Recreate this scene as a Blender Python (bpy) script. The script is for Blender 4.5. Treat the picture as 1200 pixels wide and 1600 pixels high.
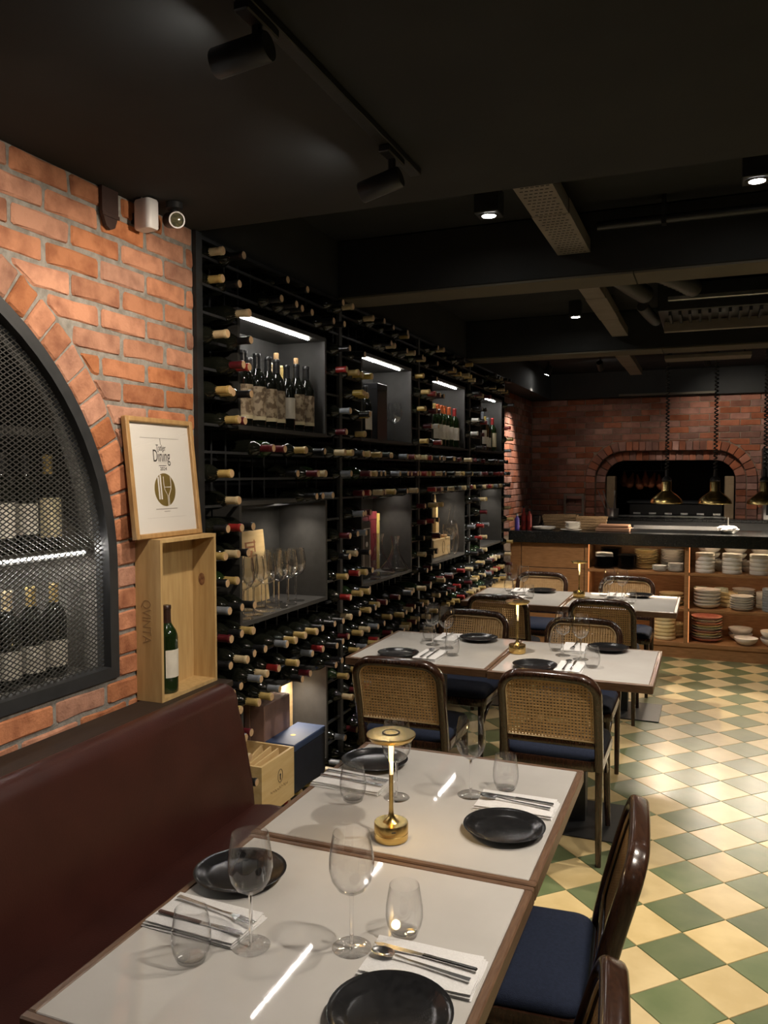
import bpy, bmesh, math, random
from mathutils import Vector, Matrix
rnd = random.Random(7)
PI = math.pi
for o in list(bpy.data.objects): bpy.data.objects.remove(o)
scn = bpy.context.scene
COL = scn.collection

# ------------------------------------------------------------------ camera, world, exposure
def cam_axes(yaw, pit, rol):
    yaw, pit, rol = (math.radians(v) for v in (yaw, pit, rol))
    fw = Vector((-math.sin(yaw)*math.cos(pit), math.cos(yaw)*math.cos(pit), -math.sin(pit)))
    r0 = Vector((math.cos(yaw), math.sin(yaw), 0)); u0 = r0.cross(fw)
    r = math.cos(rol)*r0 + math.sin(rol)*u0; u = -math.sin(rol)*r0 + math.cos(rol)*u0
    return r, u, fw
CR, CU, CF = cam_axes(21.95, 2.704, -0.068)
CP = Vector((0, 0, 1.6)); FPX = 1260.0
cd = bpy.data.cameras.new('camera'); cam = bpy.data.objects.new('camera', cd); COL.objects.link(cam)
cd.sensor_fit = 'VERTICAL'; cd.sensor_height = 36.0; cd.lens = FPX/1600*36; cd.clip_start = 0.05; cd.clip_end = 60
M = Matrix((( CR.x, CU.x, -CF.x, CP.x), (CR.y, CU.y, -CF.y, CP.y), (CR.z, CU.z, -CF.z, CP.z), (0, 0, 0, 1)))
cam.matrix_world = M
scn.camera = cam
def proj(p):
    d = Vector(p) - CP; z = d.dot(CF)
    if z < .05: return None
    return 600+FPX*d.dot(CR)/z, 800-FPX*d.dot(CU)/z, z
w = bpy.data.worlds.new('world'); scn.world = w; w.use_nodes = True
w.node_tree.nodes['Background'].inputs[0].default_value = (1, .85, .7, 1)
w.node_tree.nodes['Background'].inputs[1].default_value = 0.02
scn.view_settings.view_transform = 'Standard'; scn.view_settings.look = 'None'
scn.view_settings.gamma = 1.0; scn.view_settings.use_curve_mapping = False
scn.view_settings.exposure = 1.0
try: scn.cycles.transparent_max_bounces = 40
except Exception: pass
LK = 1.0                                   # overall lamp level
WARM = (1.0, .84, .66); NEUT = (1.0, .89, .76); COOL = (1.0, .95, .88)

# ------------------------------------------------------------------ materials
MATS = {}
def _new(name):
    m = bpy.data.materials.new(name); m.use_nodes = True
    nt = m.node_tree; b = nt.nodes['Principled BSDF']
    MATS[name] = m
    return m, nt, b
def _set(b, **k):
    for n, v in k.items():
        b.inputs[n.replace('_', ' ')].default_value = v
def c4(c): return (c[0], c[1], c[2], 1)
def mat(name, c, rough=.5, metal=0., c2=None, scale=20., bump=0., bscale=None, stretch=(1, 1, 1), vary=0., spec=.5, coat=0., emit=None, estr=0., detail=4., coords='Object', lo=.35, hi=.65):
    """procedural material: two colours mixed by noise, optional bump, optional per-object value change"""
    m, nt, b = _new(name); N = nt.nodes; L = nt.links
    b.inputs['Roughness'].default_value = rough; b.inputs['Metallic'].default_value = metal
    b.inputs['Specular IOR Level'].default_value = spec
    b.inputs['Coat Weight'].default_value = coat; b.inputs['Coat Roughness'].default_value = .08
    b.inputs['Base Color'].default_value = c4(c)
    tc = N.new('ShaderNodeTexCoord'); mp = N.new('ShaderNodeMapping'); mp.inputs['Scale'].default_value = stretch
    L.new(tc.outputs[coords], mp.inputs[0])
    oi = N.new('ShaderNodeObjectInfo')
    if vary:
        ad = N.new('ShaderNodeVectorMath'); ad.operation = 'ADD'
        cb = N.new('ShaderNodeCombineXYZ'); mu = N.new('ShaderNodeMath'); mu.operation = 'MULTIPLY'; mu.inputs[1].default_value = 37.
        L.new(oi.outputs['Random'], mu.inputs[0]); L.new(mu.outputs[0], cb.inputs[0]); L.new(mu.outputs[0], cb.inputs[2])
        L.new(mp.outputs[0], ad.inputs[0]); L.new(cb.outputs[0], ad.inputs[1]); vec = ad.outputs[0]
    else: vec = mp.outputs[0]
    col = None
    if c2 is not None:
        nz = N.new('ShaderNodeTexNoise'); nz.inputs['Scale'].default_value = scale; nz.inputs['Detail'].default_value = detail
        L.new(vec, nz.inputs['Vector'])
        rp = N.new('ShaderNodeValToRGB'); rp.color_ramp.elements[0].position = lo; rp.color_ramp.elements[1].position = hi
        rp.color_ramp.elements[0].color = c4(c); rp.color_ramp.elements[1].color = c4(c2)
        L.new(nz.outputs['Fac'], rp.inputs[0]); col = rp.outputs[0]
    if vary:
        hs = N.new('ShaderNodeHueSaturation')
        mr = N.new('ShaderNodeMapRange'); mr.inputs['To Min'].default_value = 1-vary; mr.inputs['To Max'].default_value = 1+vary
        L.new(oi.outputs['Random'], mr.inputs[0]); L.new(mr.outputs[0], hs.inputs['Value'])
        w1 = N.new('ShaderNodeMath'); w1.operation = 'MULTIPLY'; w1.inputs[1].default_value = 7.13
        w2 = N.new('ShaderNodeMath'); w2.operation = 'FRACT'; L.new(oi.outputs['Random'], w1.inputs[0]); L.new(w1.outputs[0], w2.inputs[0])
        m2 = N.new('ShaderNodeMapRange'); m2.inputs['To Min'].default_value = 1-vary*.8; m2.inputs['To Max'].default_value = 1+vary*.5
        L.new(w2.outputs[0], m2.inputs[0]); L.new(m2.outputs[0], hs.inputs['Saturation'])
        if col is None: hs.inputs['Color'].default_value = c4(c)
        else: L.new(col, hs.inputs['Color'])
        col = hs.outputs[0]
    if col is not None: L.new(col, b.inputs['Base Color'])
    if bump:
        n2 = N.new('ShaderNodeTexNoise'); n2.inputs['Scale'].default_value = bscale or scale*3; n2.inputs['Detail'].default_value = 5
        L.new(vec, n2.inputs['Vector'])
        bp = N.new('ShaderNodeBump'); bp.inputs['Strength'].default_value = bump; bp.inputs['Distance'].default_value = .004
        L.new(n2.outputs['Fac'], bp.inputs['Height']); L.new(bp.outputs[0], b.inputs['Normal'])
    if emit:
        b.inputs['Emission Color'].default_value = c4(emit); b.inputs['Emission Strength'].default_value = estr
    return m
def glass_thin(name, tint=(1, 1, 1), base=.03, rough=.0, edge=1.):
    """clear thin-walled glass: transparent with a Fresnel reflection"""
    m = bpy.data.materials.new(name); m.use_nodes = True; nt = m.node_tree; nt.nodes.clear(); N = nt.nodes; L = nt.links
    o = N.new('ShaderNodeOutputMaterial'); mx = N.new('ShaderNodeMixShader'); t = N.new('ShaderNodeBsdfTransparent'); g = N.new('ShaderNodeBsdfGlossy')
    t.inputs[0].default_value = c4(tint)
    if edge < 1:                                          # longer path through the wall at grazing angles
        lw = N.new('ShaderNodeLayerWeight'); lw.inputs['Blend'].default_value = .5; pw = N.new('ShaderNodeMath'); pw.operation = 'POWER'; pw.inputs[1].default_value = 4.
        cr_ = N.new('ShaderNodeMapRange'); cr_.inputs['To Min'].default_value = 1.; cr_.inputs['To Max'].default_value = edge
        L.new(lw.outputs['Facing'], pw.inputs[0]); L.new(pw.outputs[0], cr_.inputs[0]); L.new(cr_.outputs[0], t.inputs[0])
    g.inputs['Roughness'].default_value = rough
    f = N.new('ShaderNodeFresnel')
    gm = N.new('ShaderNodeNewGeometry'); io = N.new('ShaderNodeMapRange'); io.inputs['To Min'].default_value = 1.5; io.inputs['To Max'].default_value = 1/1.5
    L.new(gm.outputs['Backfacing'], io.inputs[0]); L.new(io.outputs[0], f.inputs['IOR'])   # the same thin-wall reflection from both sides
    a = N.new('ShaderNodeMath'); a.operation = 'ADD'; a.inputs[1].default_value = base; a.use_clamp = True
    L.new(f.outputs[0], a.inputs[0]); L.new(a.outputs[0], mx.inputs[0]); L.new(t.outputs[0], mx.inputs[1]); L.new(g.outputs[0], mx.inputs[2])
    L.new(mx.outputs[0], o.inputs[0]); MATS[name] = m
    return m
def emis(name, c, s):
    m = bpy.data.materials.new(name); m.use_nodes = True; nt = m.node_tree; nt.nodes.clear()
    o = nt.nodes.new('ShaderNodeOutputMaterial'); e = nt.nodes.new('ShaderNodeEmission')
    e.inputs[0].default_value = c4(c); e.inputs[1].default_value = s*LK; nt.links.new(e.outputs[0], o.inputs[0]); MATS[name] = m
    return m

mat('brick', (.235, .092, .052), .88, c2=(.46, .208, .116), scale=17, detail=11, lo=.24, hi=.6, bump=1., bscale=95, vary=.24, spec=.2)
mat('brick_back', (.21, .085, .055), .9, c2=(.30, .125, .08), scale=10, bump=.6, bscale=40, vary=.32, spec=.2)
mat('mortar', (.19, .178, .16), .95, c2=(.29, .275, .25), scale=40, bump=.8, bscale=150, spec=.1)
mat('mortar_back', (.20, .15, .11), .95, c2=(.26, .2, .15), scale=30, bump=.5, spec=.1)
mat('ceiling_paint', (.029, .030, .030), .85, c2=(.034, .035, .034), scale=4, spec=.2)
mat('slab_paint', (.020, .021, .021), .85, c2=(.025, .026, .026), scale=4, spec=.2)
mat('beam_lit_tan', (.115, .10, .072), .75, c2=(.10, .088, .068), scale=3, spec=.2)  # tan that holds the light falling on the beam undersides
mat('dark_wall', (.05, .045, .04), .8, c2=(.06, .05, .045), scale=3)
mat('black_metal', (.012, .013, .014), .45, c2=(.018, .019, .02), scale=30, spec=.5)
mat('charcoal_panel', (.042, .041, .039), .5, c2=(.052, .051, .048), scale=25, spec=.4)
mat('frame_steel', (.022, .024, .027), .4, c2=(.03, .032, .035), scale=20)
mat('mesh_steel', (.022, .0215, .020), .5, c2=(.03, .029, .027), scale=60)
mat('cabinet_grey', (.22, .21, .19), .7, c2=(.26, .25, .225), scale=6, spec=.3)
mat('stone_top', (.47, .45, .42), .03, c2=(.53, .51, .48), scale=5, spec=.5, detail=8, lo=.3, hi=.7)
mat('table_edge', (.105, .055, .03), .4, c2=(.16, .09, .05), scale=9, stretch=(3, 30, 30), spec=.5)
mat('table_edge_y', (.105, .055, .03), .4, c2=(.16, .09, .05), scale=9, stretch=(30, 3, 30), spec=.5)
mat('chair_wood', (.024, .0105, .0062), .22, c2=(.044, .0195, .0105), scale=14, stretch=(8, 8, 1.2), coat=.35)
mat('cane', (.44, .27, .115), .55, c2=(.56, .36, .165), scale=60, bump=.3, bscale=300)
mat('cane_trim', (.58, .42, .22), .45, c2=(.66, .5, .28), scale=30)
mat('blue_cloth', (.010, .015, .033), .85, c2=(.014, .021, .044), scale=120, bump=.4, bscale=500, spec=.25)
mat('leather', (.042, .012, .009), .36, c2=(.053, .0155, .0115), scale=9, bump=.15, bscale=240, spec=.5)
mat('ledge_wood', (.022, .013, .009), .6, c2=(.032, .02, .013), scale=10, stretch=(10, 1, 10))
mat('tile_green', (.105, .135, .060), .30, c2=(.15, .175, .085), scale=7, vary=.14, bump=.05, bscale=30, spec=.5)
mat('tile_yellow', (.50, .375, .175), .30, c2=(.60, .465, .235), scale=7, vary=.10, bump=.05, bscale=30, spec=.5)
mat('grout', (.07, .055, .04), .9, c2=(.09, .07, .05), scale=50)
mat('pine', (.46, .30, .125), .55, c2=(.56, .385, .175), scale=6, stretch=(9, 9, 1.0), bump=.1, bscale=40)
mat('pine_light', (.68, .47, .21), .5, c2=(.76, .56, .28), scale=5, stretch=(8, 1, 8), bump=.1, bscale=40)
mat('pine_knot', (.12, .045, .02), .6, c2=(.3, .15, .07), scale=80)
mat('ink', (.035, .03, .028), .7, c2=(.05, .045, .04), scale=200)
mat('ink_grey', (.33, .31, .28), .7, c2=(.38, .36, .33), scale=200)
mat('ink_faint', (.30, .19, .085), .7, c2=(.34, .22, .1), scale=200)
mat('ink_red', (.42, .17, .07), .6, c2=(.36, .13, .05), scale=60)
mat('paper', (.76, .74, .71), .6, c2=(.79, .77, .74), scale=4)
mat('gold_foil', (.33, .24, .075), .45, metal=.6, c2=(.38, .28, .09), scale=6)
mat('frame_wood', (.36, .21, .085), .42, c2=(.45, .28, .12), scale=10, stretch=(6, 6, 1.5))
glass_thin('picture_glass', base=.01)
mat('bottle_dark', (.006, .007, .005), .06, c2=(.009, .010, .007), scale=8, spec=.6)
mat('bottle_green', (.008, .017, .005), .05, c2=(.014, .030, .009), scale=8, spec=.6)
mat('bottle_brown', (.035, .018, .005), .05, c2=(.045, .022, .007), scale=8, spec=.6)
CAPS = {'gold': (.50, .36, .13), 'cream': (.62, .50, .30), 'red': (.30, .022, .020), 'burgundy': (.10, .011, .016), 'black': (.012, .012, .013),
        'yellow': (.50, .35, .08), 'white': (.72, .70, .66), 'orange': (.46, .10, .025), 'grey': (.22, .24, .27), 'brown': (.035, .016, .012)}
for k, c in CAPS.items(): mat('cap_'+k, c, .32, c2=tuple(v*.8 for v in c), scale=60, spec=.6)
mat('cap_end', (.62, .42, .24), .45, c2=(.52, .34, .18), scale=200)
mat('cork', (.62, .40, .20), .8, c2=(.50, .31, .15), scale=300)
mat('label_art', (.17, .12, .075), .6, c2=(.46, .37, .26), scale=45, detail=9, lo=.44, hi=.54, vary=.12)
mat('label_white', (.62, .58, .50), .6, c2=(.70, .66, .58), scale=30, vary=.06)
mat('label_cream', (.66, .57, .36), .6, c2=(.72, .64, .44), scale=30, vary=.06)
def glass_solid(name, tint=(1, 1, 1)):
    m = bpy.data.materials.new(name); m.use_nodes = True; nt = m.node_tree; nt.nodes.clear()
    o = nt.nodes.new('ShaderNodeOutputMaterial'); g = nt.nodes.new('ShaderNodeBsdfGlass'); g.inputs['IOR'].default_value = 1.5; g.inputs['Roughness'].default_value = 0.; g.inputs['Color'].default_value = c4(tint)
    nt.links.new(g.outputs[0], o.inputs[0]); MATS[name] = m
glass_thin('glass_clear', base=.012, edge=.55)
glass_solid('glass_stem'); glass_thin('glass_foot', base=.07, edge=.6); glass_thin('glass_decanter', base=.05, rough=.10, edge=.75); glass_thin('glass_niche', base=.05, rough=.06, edge=.7)
mat('plate_black', (.010, .010, .011), .17, c2=(.016, .016, .017), scale=80, bump=.05, bscale=300, spec=.6)
mat('linen', (.66, .65, .64), .9, c2=(.72, .71, .70), scale=250, bump=.35, bscale=500, spec=.1)
mat('cutlery_steel', (.62, .62, .62), .24, metal=1., c2=(.62, .62, .62), scale=40)
mat('knife_handle', (.05, .02, .016), .35, c2=(.07, .03, .02), scale=40)
mat('brass', (.62, .43, .15), .26, metal=1., c2=(.70, .50, .19), scale=6, stretch=(1, 1, 40))
mat('brass_polished', (.82, .62, .27), .27, metal=1., c2=(.74, .54, .2), scale=5)
emis('lamp_core', (1.0, .60, .14), 3.2)
mat('lamp_clear', (.85, .80, .68), .15, c2=(.9, .86, .76), scale=9, spec=.6)
emis('led', COOL, 60); emis('puck', NEUT, 30); emis('led_small', COOL, 45); emis('shelf_fill', (1, .74, .48), 10); emis('led_warm', (1, .36, .12), .55); emis('bulb', COOL, 60)
mat('counter_stone', (.011, .012, .012), .22, c2=(.014, .015, .015), scale=60, spec=.5)
mat('walnut', (.27, .13, .05), .45, c2=(.36, .18, .075), scale=7, stretch=(2, 12, 12), spec=.4)
mat('white_ware', (.74, .71, .66), .25, c2=(.78, .75, .70), scale=20, vary=.05)
mat('cream_ware', (.66, .52, .26), .3, c2=(.72, .58, .32), scale=20, vary=.10)
mat('grey_ware', (.20, .23, .25), .3, c2=(.26, .29, .31), scale=40, vary=.1)
mat('celadon_ware', (.50, .55, .42), .3, c2=(.56, .6, .47), scale=20, vary=.1)
mat('pink_ware', (.55, .22, .17), .35, c2=(.62, .28, .2), scale=20, vary=.25)
mat('wicker', (.20, .125, .06), .8, c2=(.28, .18, .09), scale=120, bump=.9, bscale=160)
mat('board_wood', (.20, .10, .055), .6, c2=(.28, .15, .085), scale=6, stretch=(1, 8, 8))
mat('steel', (.42, .42, .41), .3, metal=.9, c2=(.5, .5, .49), scale=10)
mat('soot', (.008, .007, .006), .9, c2=(.012, .011, .010), scale=5)
mat('stone_ledge', (.22, .16, .09), .8, c2=(.3, .22, .13), scale=18, bump=.4)
mat('oven_jamb', (.24, .17, .10), .85, c2=(.3, .22, .13), scale=14, bump=.3)
mat('roast', (.22, .065, .025), .5, c2=(.30, .10, .04), scale=25, bump=.5)
mat('maroon_card', (.14, .014, .02), .5, c2=(.17, .02, .026), scale=30)
mat('brown_card', (.25, .15, .12), .6, c2=(.29, .175, .14), scale=30, bump=.1, bscale=300)
mat('blue_card', (.028, .05, .115), .5, c2=(.035, .06, .135), scale=20)
mat('blue_card_dark', (.010, .014, .026), .55, c2=(.014, .018, .034), scale=20)
mat('black_card', (.008, .008, .009), .3, c2=(.012, .012, .013), scale=20)
mat('yellow_card', (.52, .40, .10), .5, c2=(.58, .46, .14), scale=20)
mat('white_plastic', (.70, .68, .68), .4, c2=(.73, .71, .71), scale=20)
mat('brown_steel', (.035, .017, .013), .5, c2=(.045, .022, .017), scale=20)
mat('lens_glass', (.05, .05, .03), .12, c2=(.12, .11, .06), scale=90)
mat('duct_metal', (.17, .15, .12), .55, metal=.3, c2=(.21, .185, .15), scale=8)
mat('duct_hole', (.02, .02, .02), .9)
mat('flex_duct', (.06, .06, .06), .5, metal=.4, c2=(.1, .1, .1), scale=40, stretch=(1, 30, 30))
mat('purple_plastic', (.12, .08, .42), .35, c2=(.15, .10, .48), scale=20)
mat('red_plastic', (.14, .012, .010), .4, c2=(.4, .04, .03), scale=20)

# ------------------------------------------------------------------ mesh helpers
class MB:
    """collects vertices and faces; one MB becomes one mesh"""
    def __init__(s): s.v = []; s.f = []; s.mi = []
    def add(s, vs, fs, mi=0):
        b = len(s.v); s.v += [tuple(p) for p in vs]; s.f += [tuple(i+b for i in f) for f in fs]; s.mi += [mi]*len(fs); return s
    def box(s, lo, hi, mi=0, M=None):
        x0, y0, z0 = lo; x1, y1, z1 = hi
        vs = [(x0,y0,z0),(x1,y0,z0),(x1,y1,z0),(x0,y1,z0),(x0,y0,z1),(x1,y0,z1),(x1,y1,z1),(x0,y1,z1)]
        if M: vs = [M @ Vector(p) for p in vs]
        return s.add(vs, [(0,3,2,1),(4,5,6,7),(0,1,5,4),(1,2,6,5),(2,3,7,6),(3,0,4,7)], mi)
    def bbox(s, lo, hi, b=.004, mi=0, M=None):
        """box with chamfered edges"""
        cx = [(lo[i]+hi[i])/2 for i in range(3)]; h = [(hi[i]-lo[i])/2 for i in range(3)]; b = min(b, min(h)*.9)
        vs = []; idx = {}
        for sx in (-1,1):
            for sy in (-1,1):
                for sz in (-1,1):
                    for ax in range(3):
                        p = [cx[0]+sx*(h[0]-(b if ax != 0 else 0)), cx[1]+sy*(h[1]-(b if ax != 1 else 0)), cx[2]+sz*(h[2]-(b if ax != 2 else 0))]
                        idx[(sx,sy,sz,ax)] = len(vs); vs.append(p)
        fs = []
        for ax in range(3):
            o = [i for i in range(3) if i != ax]
            for sg in (-1,1):
                q = []
                for a, c in ((-1,-1),(1,-1),(1,1),(-1,1)):
                    k = [0,0,0]; k[ax] = sg; k[o[0]] = a; k[o[1]] = c; q.append(idx[tuple(k)+(ax,)])
                flip = (sg < 0) ^ (ax == 1)
                fs.append(tuple(reversed(q)) if flip else tuple(q))
        for ax in range(3):
            o = [i for i in range(3) if i != ax]
            for a in (-1,1):
                for c in (-1,1):
                    def K(t, who):
                        k = [0,0,0]; k[ax] = t; k[o[0]] = a; k[o[1]] = c; return idx[tuple(k)+(who,)]
                    q = (K(-1,o[0]), K(1,o[0]), K(1,o[1]), K(-1,o[1])); fs.append(q)
        for sx in (-1,1):
            for sy in (-1,1):
                for sz in (-1,1): fs.append(tuple(idx[(sx,sy,sz,a)] for a in range(3)))
        if M: vs = [M @ Vector(p) for p in vs]
        cc = M @ Vector(cx) if M else Vector(cx)
        out = []
        for f in fs:
            a, b_, c = (Vector(vs[i]) for i in f[:3]); n = (b_-a).cross(c-a); m = sum((Vector(vs[i]) for i in f), Vector())/len(f)
            out.append(f if n.dot(m-cc) > 0 else tuple(reversed(f)))
        return s.add(vs, out, mi)
    def lathe(s, prof, n=24, mi=0, M=None, a0=0., a1=2*PI, order='z'):
        full = abs(a1-a0-2*PI) < 1e-6; k = n if full else n+1
        vs = []; rings = []
        for r, z in prof:
            if r < 1e-7: rings.append([len(vs)]); vs.append((0,0,z))
            else:
                rings.append(list(range(len(vs), len(vs)+k)))
                for i in range(k):
                    a = a0+(a1-a0)*i/n; vs.append((r*math.cos(a), r*math.sin(a), z))
        fs = []
        for A, B in zip(rings, rings[1:]):
            for i in range(n):
                j = (i+1) % k
                if len(A) == 1 and len(B) == 1: continue
                if len(A) == 1: fs.append((A[0], B[j], B[i]))
                elif len(B) == 1: fs.append((A[i], A[j], B[0]))
                else: fs.append((A[i], A[j], B[j], B[i]))
        if order == 'x': vs = [(z, x, y) for x, y, z in vs]
        if M: vs = [M @ Vector(p) for p in vs]
        return s.add(vs, fs, mi)
    def sweep(s, path, sec, up=(0,0,1), closed=False, mi=0, M=None, scl=None):
        """sweep a closed 2-D section along a path"""
        P = [Vector(p) for p in path]; n = len(P); m = len(sec); vs = []; up = Vector(up).normalized(); px = None
        for i in range(n):
            if closed: t = P[(i+1) % n]-P[i-1]
            else: t = P[min(i+1, n-1)]-P[max(i-1, 0)]
            t.normalize()
            x = t.cross(up) if px is None else px - t*px.dot(t)
            if x.length < 1e-4: x = t.cross(Vector((1,.1,0)))
            x.normalize(); px = x; y = x.cross(t); y.normalize()
            k = scl[i] if scl else 1.
            for a, b in sec: vs.append(P[i] + x*a*k + y*b*k)
        fs = []
        for i in range(n if closed else n-1):
            j = (i+1) % n
            for q in range(m):
                r = (q+1) % m; fs.append((i*m+q, j*m+q, j*m+r, i*m+r))
        if not closed: fs += [tuple(range(m)), tuple(reversed(range((n-1)*m, n*m)))]
        if M: vs = [M @ p for p in vs]
        return s.add(vs, fs, mi)
    def tube(s, path, r, n=8, **k):
        return s.sweep(path, [(r*math.cos(2*PI*i/n), r*math.sin(2*PI*i/n)) for i in range(n)], **k)
    def prism(s, poly, f, bev=0., mi=0):
        """poly: 2-D points; f(a, b, d): world point at depth d (0 back, 1 front); front edge chamfered by bev"""
        n = len(poly); cx = sum(p[0] for p in poly)/n; cy = sum(p[1] for p in poly)/n
        def ins(p, k):
            dx, dy = p[0]-cx, p[1]-cy; L = math.hypot(dx, dy) or 1
            return (p[0]-dx/L*k, p[1]-dy/L*k)
        rings = [[f(a, b, 0, 0) for a, b in poly]]
        if bev:
            rings.append([f(a, b, 1, bev) for a, b in poly]); rings.append([f(*ins(p, bev*1.3), 1, 0) for p in poly])
        else: rings.append([f(a, b, 1, 0) for a, b in poly])
        vs = [p for r in rings for p in r]; fs = []
        for k in range(len(rings)-1):
            for i in range(n):
                j = (i+1) % n; fs.append((k*n+i, k*n+j, (k+1)*n+j, (k+1)*n+i))
        fs.append(tuple((len(rings)-1)*n+i for i in range(n))); fs.append(tuple(reversed(range(n))))
        return s.add(vs, fs, mi)
    def mesh(s, name, mats, smooth=None):
        me = bpy.data.meshes.new(name); me.from_pydata(s.v, [], s.f); 
        for m in ([mats] if isinstance(mats, str) else mats): me.materials.append(MATS[m])
        if any(s.mi): me.polygons.foreach_set('material_index', s.mi)
        bm = bmesh.new(); bm.from_mesh(me); bmesh.ops.recalc_face_normals(bm, faces=bm.faces); bm.to_mesh(me); bm.free()
        if smooth is not None:
            me.polygons.foreach_set('use_smooth', [True]*len(me.polygons)); me.set_sharp_from_angle(angle=math.radians(smooth))
        me.update(); return me
def link(name, me, parent=None, loc=None, rot=None):
    o = bpy.data.objects.new(name, me); COL.objects.link(o)
    if parent: o.parent = parent
    if loc: o.location = loc
    if rot: o.rotation_euler = rot
    return o
def obj(name, mb, mats, parent=None, smooth=None, loc=None, rot=None):
    return link(name, mb.mesh(name, mats, smooth), parent, loc, rot)
def tag(o, label, cat, group=None):
    assert 4 <= len(label.split()) <= 16, label
    o['label'] = label; o['category'] = cat
    if group: o['group'] = group
    return o
def thing(name, label, cat, loc=(0,0,0), rz=0., group=None):
    o = bpy.data.objects.new(name, None); COL.objects.link(o); o.location = loc; o.rotation_euler = (0,0,rz); o.empty_display_size = .05
    return tag(o, label, cat, group)
def struct(o): o['kind'] = 'structure'; return o
def dup(root, loc, rz, label, group=None):
    r = root.copy(); COL.objects.link(r); r.location = loc; r.rotation_euler = (0,0,rz); tag(r, label, r['category'], group or r.get('group'))
    for ch in list(root.children):
        c = ch.copy(); COL.objects.link(c); c.parent = r
        for g in list(ch.children):
            d = g.copy(); COL.objects.link(d); d.parent = c
    return r
def spot(name, loc, target, power, angle=60, blend=.6, radius=.03, color=NEUT, parent=None):
    l = bpy.data.lights.new(name, 'SPOT'); l.energy = power*LK; l.spot_size = math.radians(angle); l.spot_blend = blend; l.shadow_soft_size = radius; l.color = color
    o = bpy.data.objects.new(name, l); COL.objects.link(o)
    d = Vector(target)-Vector(loc)
    mw = Matrix.Translation(loc) @ d.to_track_quat('-Z', 'Y').to_matrix().to_4x4()
    if parent:
        o.parent = parent; o.matrix_parent_inverse = Matrix.Identity(4)
        o.matrix_local = Matrix.LocRotScale(parent.location, parent.rotation_euler, None).inverted() @ mw
    else: o.matrix_world = mw
    return o
ORD = ['zeroth','first','second','third','fourth','fifth','sixth','seventh','eighth','ninth','tenth','eleventh','twelfth','thirteenth','fourteenth','fifteenth','sixteenth','seventeenth','eighteenth','nineteenth','twentieth','twenty-first','twenty-second','twenty-third','twenty-fourth','twenty-fifth']
def rsec(w, h, r, n=3):
    """rounded rectangle section"""
    p = []
    for cx, cy, a in ((w/2-r, h/2-r, 0), (-w/2+r, h/2-r, PI/2), (-w/2+r, -h/2+r, PI), (w/2-r, -h/2+r, 1.5*PI)):
        for i in range(n+1): p.append((cx+r*math.cos(a+PI/2*i/n), cy+r*math.sin(a+PI/2*i/n)))
    return p
def text_mesh(body, size, mt, xs=1., extr=.0004):
    c = bpy.data.curves.new('lettering', 'FONT'); c.body = body; c.size = size; c.extrude = extr; c.align_x = 'CENTER'; c.align_y = 'CENTER'
    o = bpy.data.objects.new('lettering', c); COL.objects.link(o)
    dg = bpy.context.evaluated_depsgraph_get(); me = bpy.data.meshes.new_from_object(o.evaluated_get(dg)); bpy.data.objects.remove(o)
    for v in me.vertices: v.co.x *= xs
    me.materials.clear(); me.materials.append(MATS[mt]); return me

# ------------------------------------------------------------------ room shell
XW = -1.78        # plane of the near brick wall and of the rack front
XR = -2.05        # brick wall beyond the rack, behind the rack
YB = 10.0         # kitchen wall
ZS, ZC = 2.5, 2.8 # soffit, slab
T = .2            # floor tile
def plain(name, lo, hi, m): return struct(obj(name, MB().box(lo, hi), m))
plain('wall_right', (3.2, -3, 0), (3.3, 10.6, ZC), 'dark_wall')
plain('wall_rear', (-2.3, -3.1, 0), (3.3, -3, ZC), 'dark_wall')
plain('ceiling', (-2.4, 2.56, ZC), (3.3, 10.9, ZC+.1), 'slab_paint')
s = MB(); s.box((-2.4, -3.1, ZS), (3.3, 2.56, ZS+.08)); s.box((-2.4, 2.48, ZS+.08), (3.3, 2.56, ZC+.1)); s.box((-2.4, -3.1, ZC), (3.3, 2.48, ZC+.1))
struct(obj('ceiling', s, 'ceiling_paint'))
for k, (y0, y1) in enumerate(((3.83, 4.055), (6.21, 6.45))):
    bm_o = struct(obj('ceiling_beam', MB().bbox((-2.1, y0, ZS+.012), (3.2, y1, ZC-.001), .006), 'slab_paint'))
    for q in range(3): obj('lit_soffit_board', MB().bbox((-2.1+q*1.77, y0+.002, ZS), (-2.1+(q+1)*1.77-.004, y1-.002, ZS+.0118), .002), 'beam_lit_tan', bm_o)  # undersides paler than the beam faces: light from below put into the colour
plain('trim_1', (-2.05, 9.90, 2.50), (3.2, YB+.02, ZC-.001), 'ceiling_paint')
plain('trim_2', (-1.0, 9.86, 2.505), (.05, 9.90, 2.53), 'beam_lit_tan')
plain('wall_upper_left', (-2.1, 2.56, 2.495), (-1.80, 10, ZC-.001), 'ceiling_paint')

# floor with tiles laid at 45 degrees
floor = struct(obj('floor', MB().box((-2.4, -3, -.06), (3.3, 10.8, -.004)), 'grout'))
tile_me = {}
def tile_mb(cx=0., cy=0., mb=None, g=.0012):
    mb = mb or MB(); h = T/2-g; c = math.sqrt(.5); b = .0015; z = 0.
    R = lambda x, y: (cx+(x-y)*c, cy+(x+y)*c)
    q = [(-h,-h),(h,-h),(h,h),(-h,h)]; vs = [R(*p)+(-.02,) for p in q]+[R(*p)+(z-b,) for p in q]+[R(p[0]*(1-b/h), p[1]*(1-b/h))+(z,) for p in q]
    fs = [(8,9,10,11)]+[(i, (i+1) % 4, 4+(i+1) % 4, 4+i) for i in range(4)]+[(4+i, 4+(i+1) % 4, 8+(i+1) % 4, 8+i) for i in range(4)]
    return mb.add(vs, fs)
for k in ('tile_green', 'tile_yellow'): tile_me[k] = tile_mb().mesh('floor_tile', k)
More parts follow.
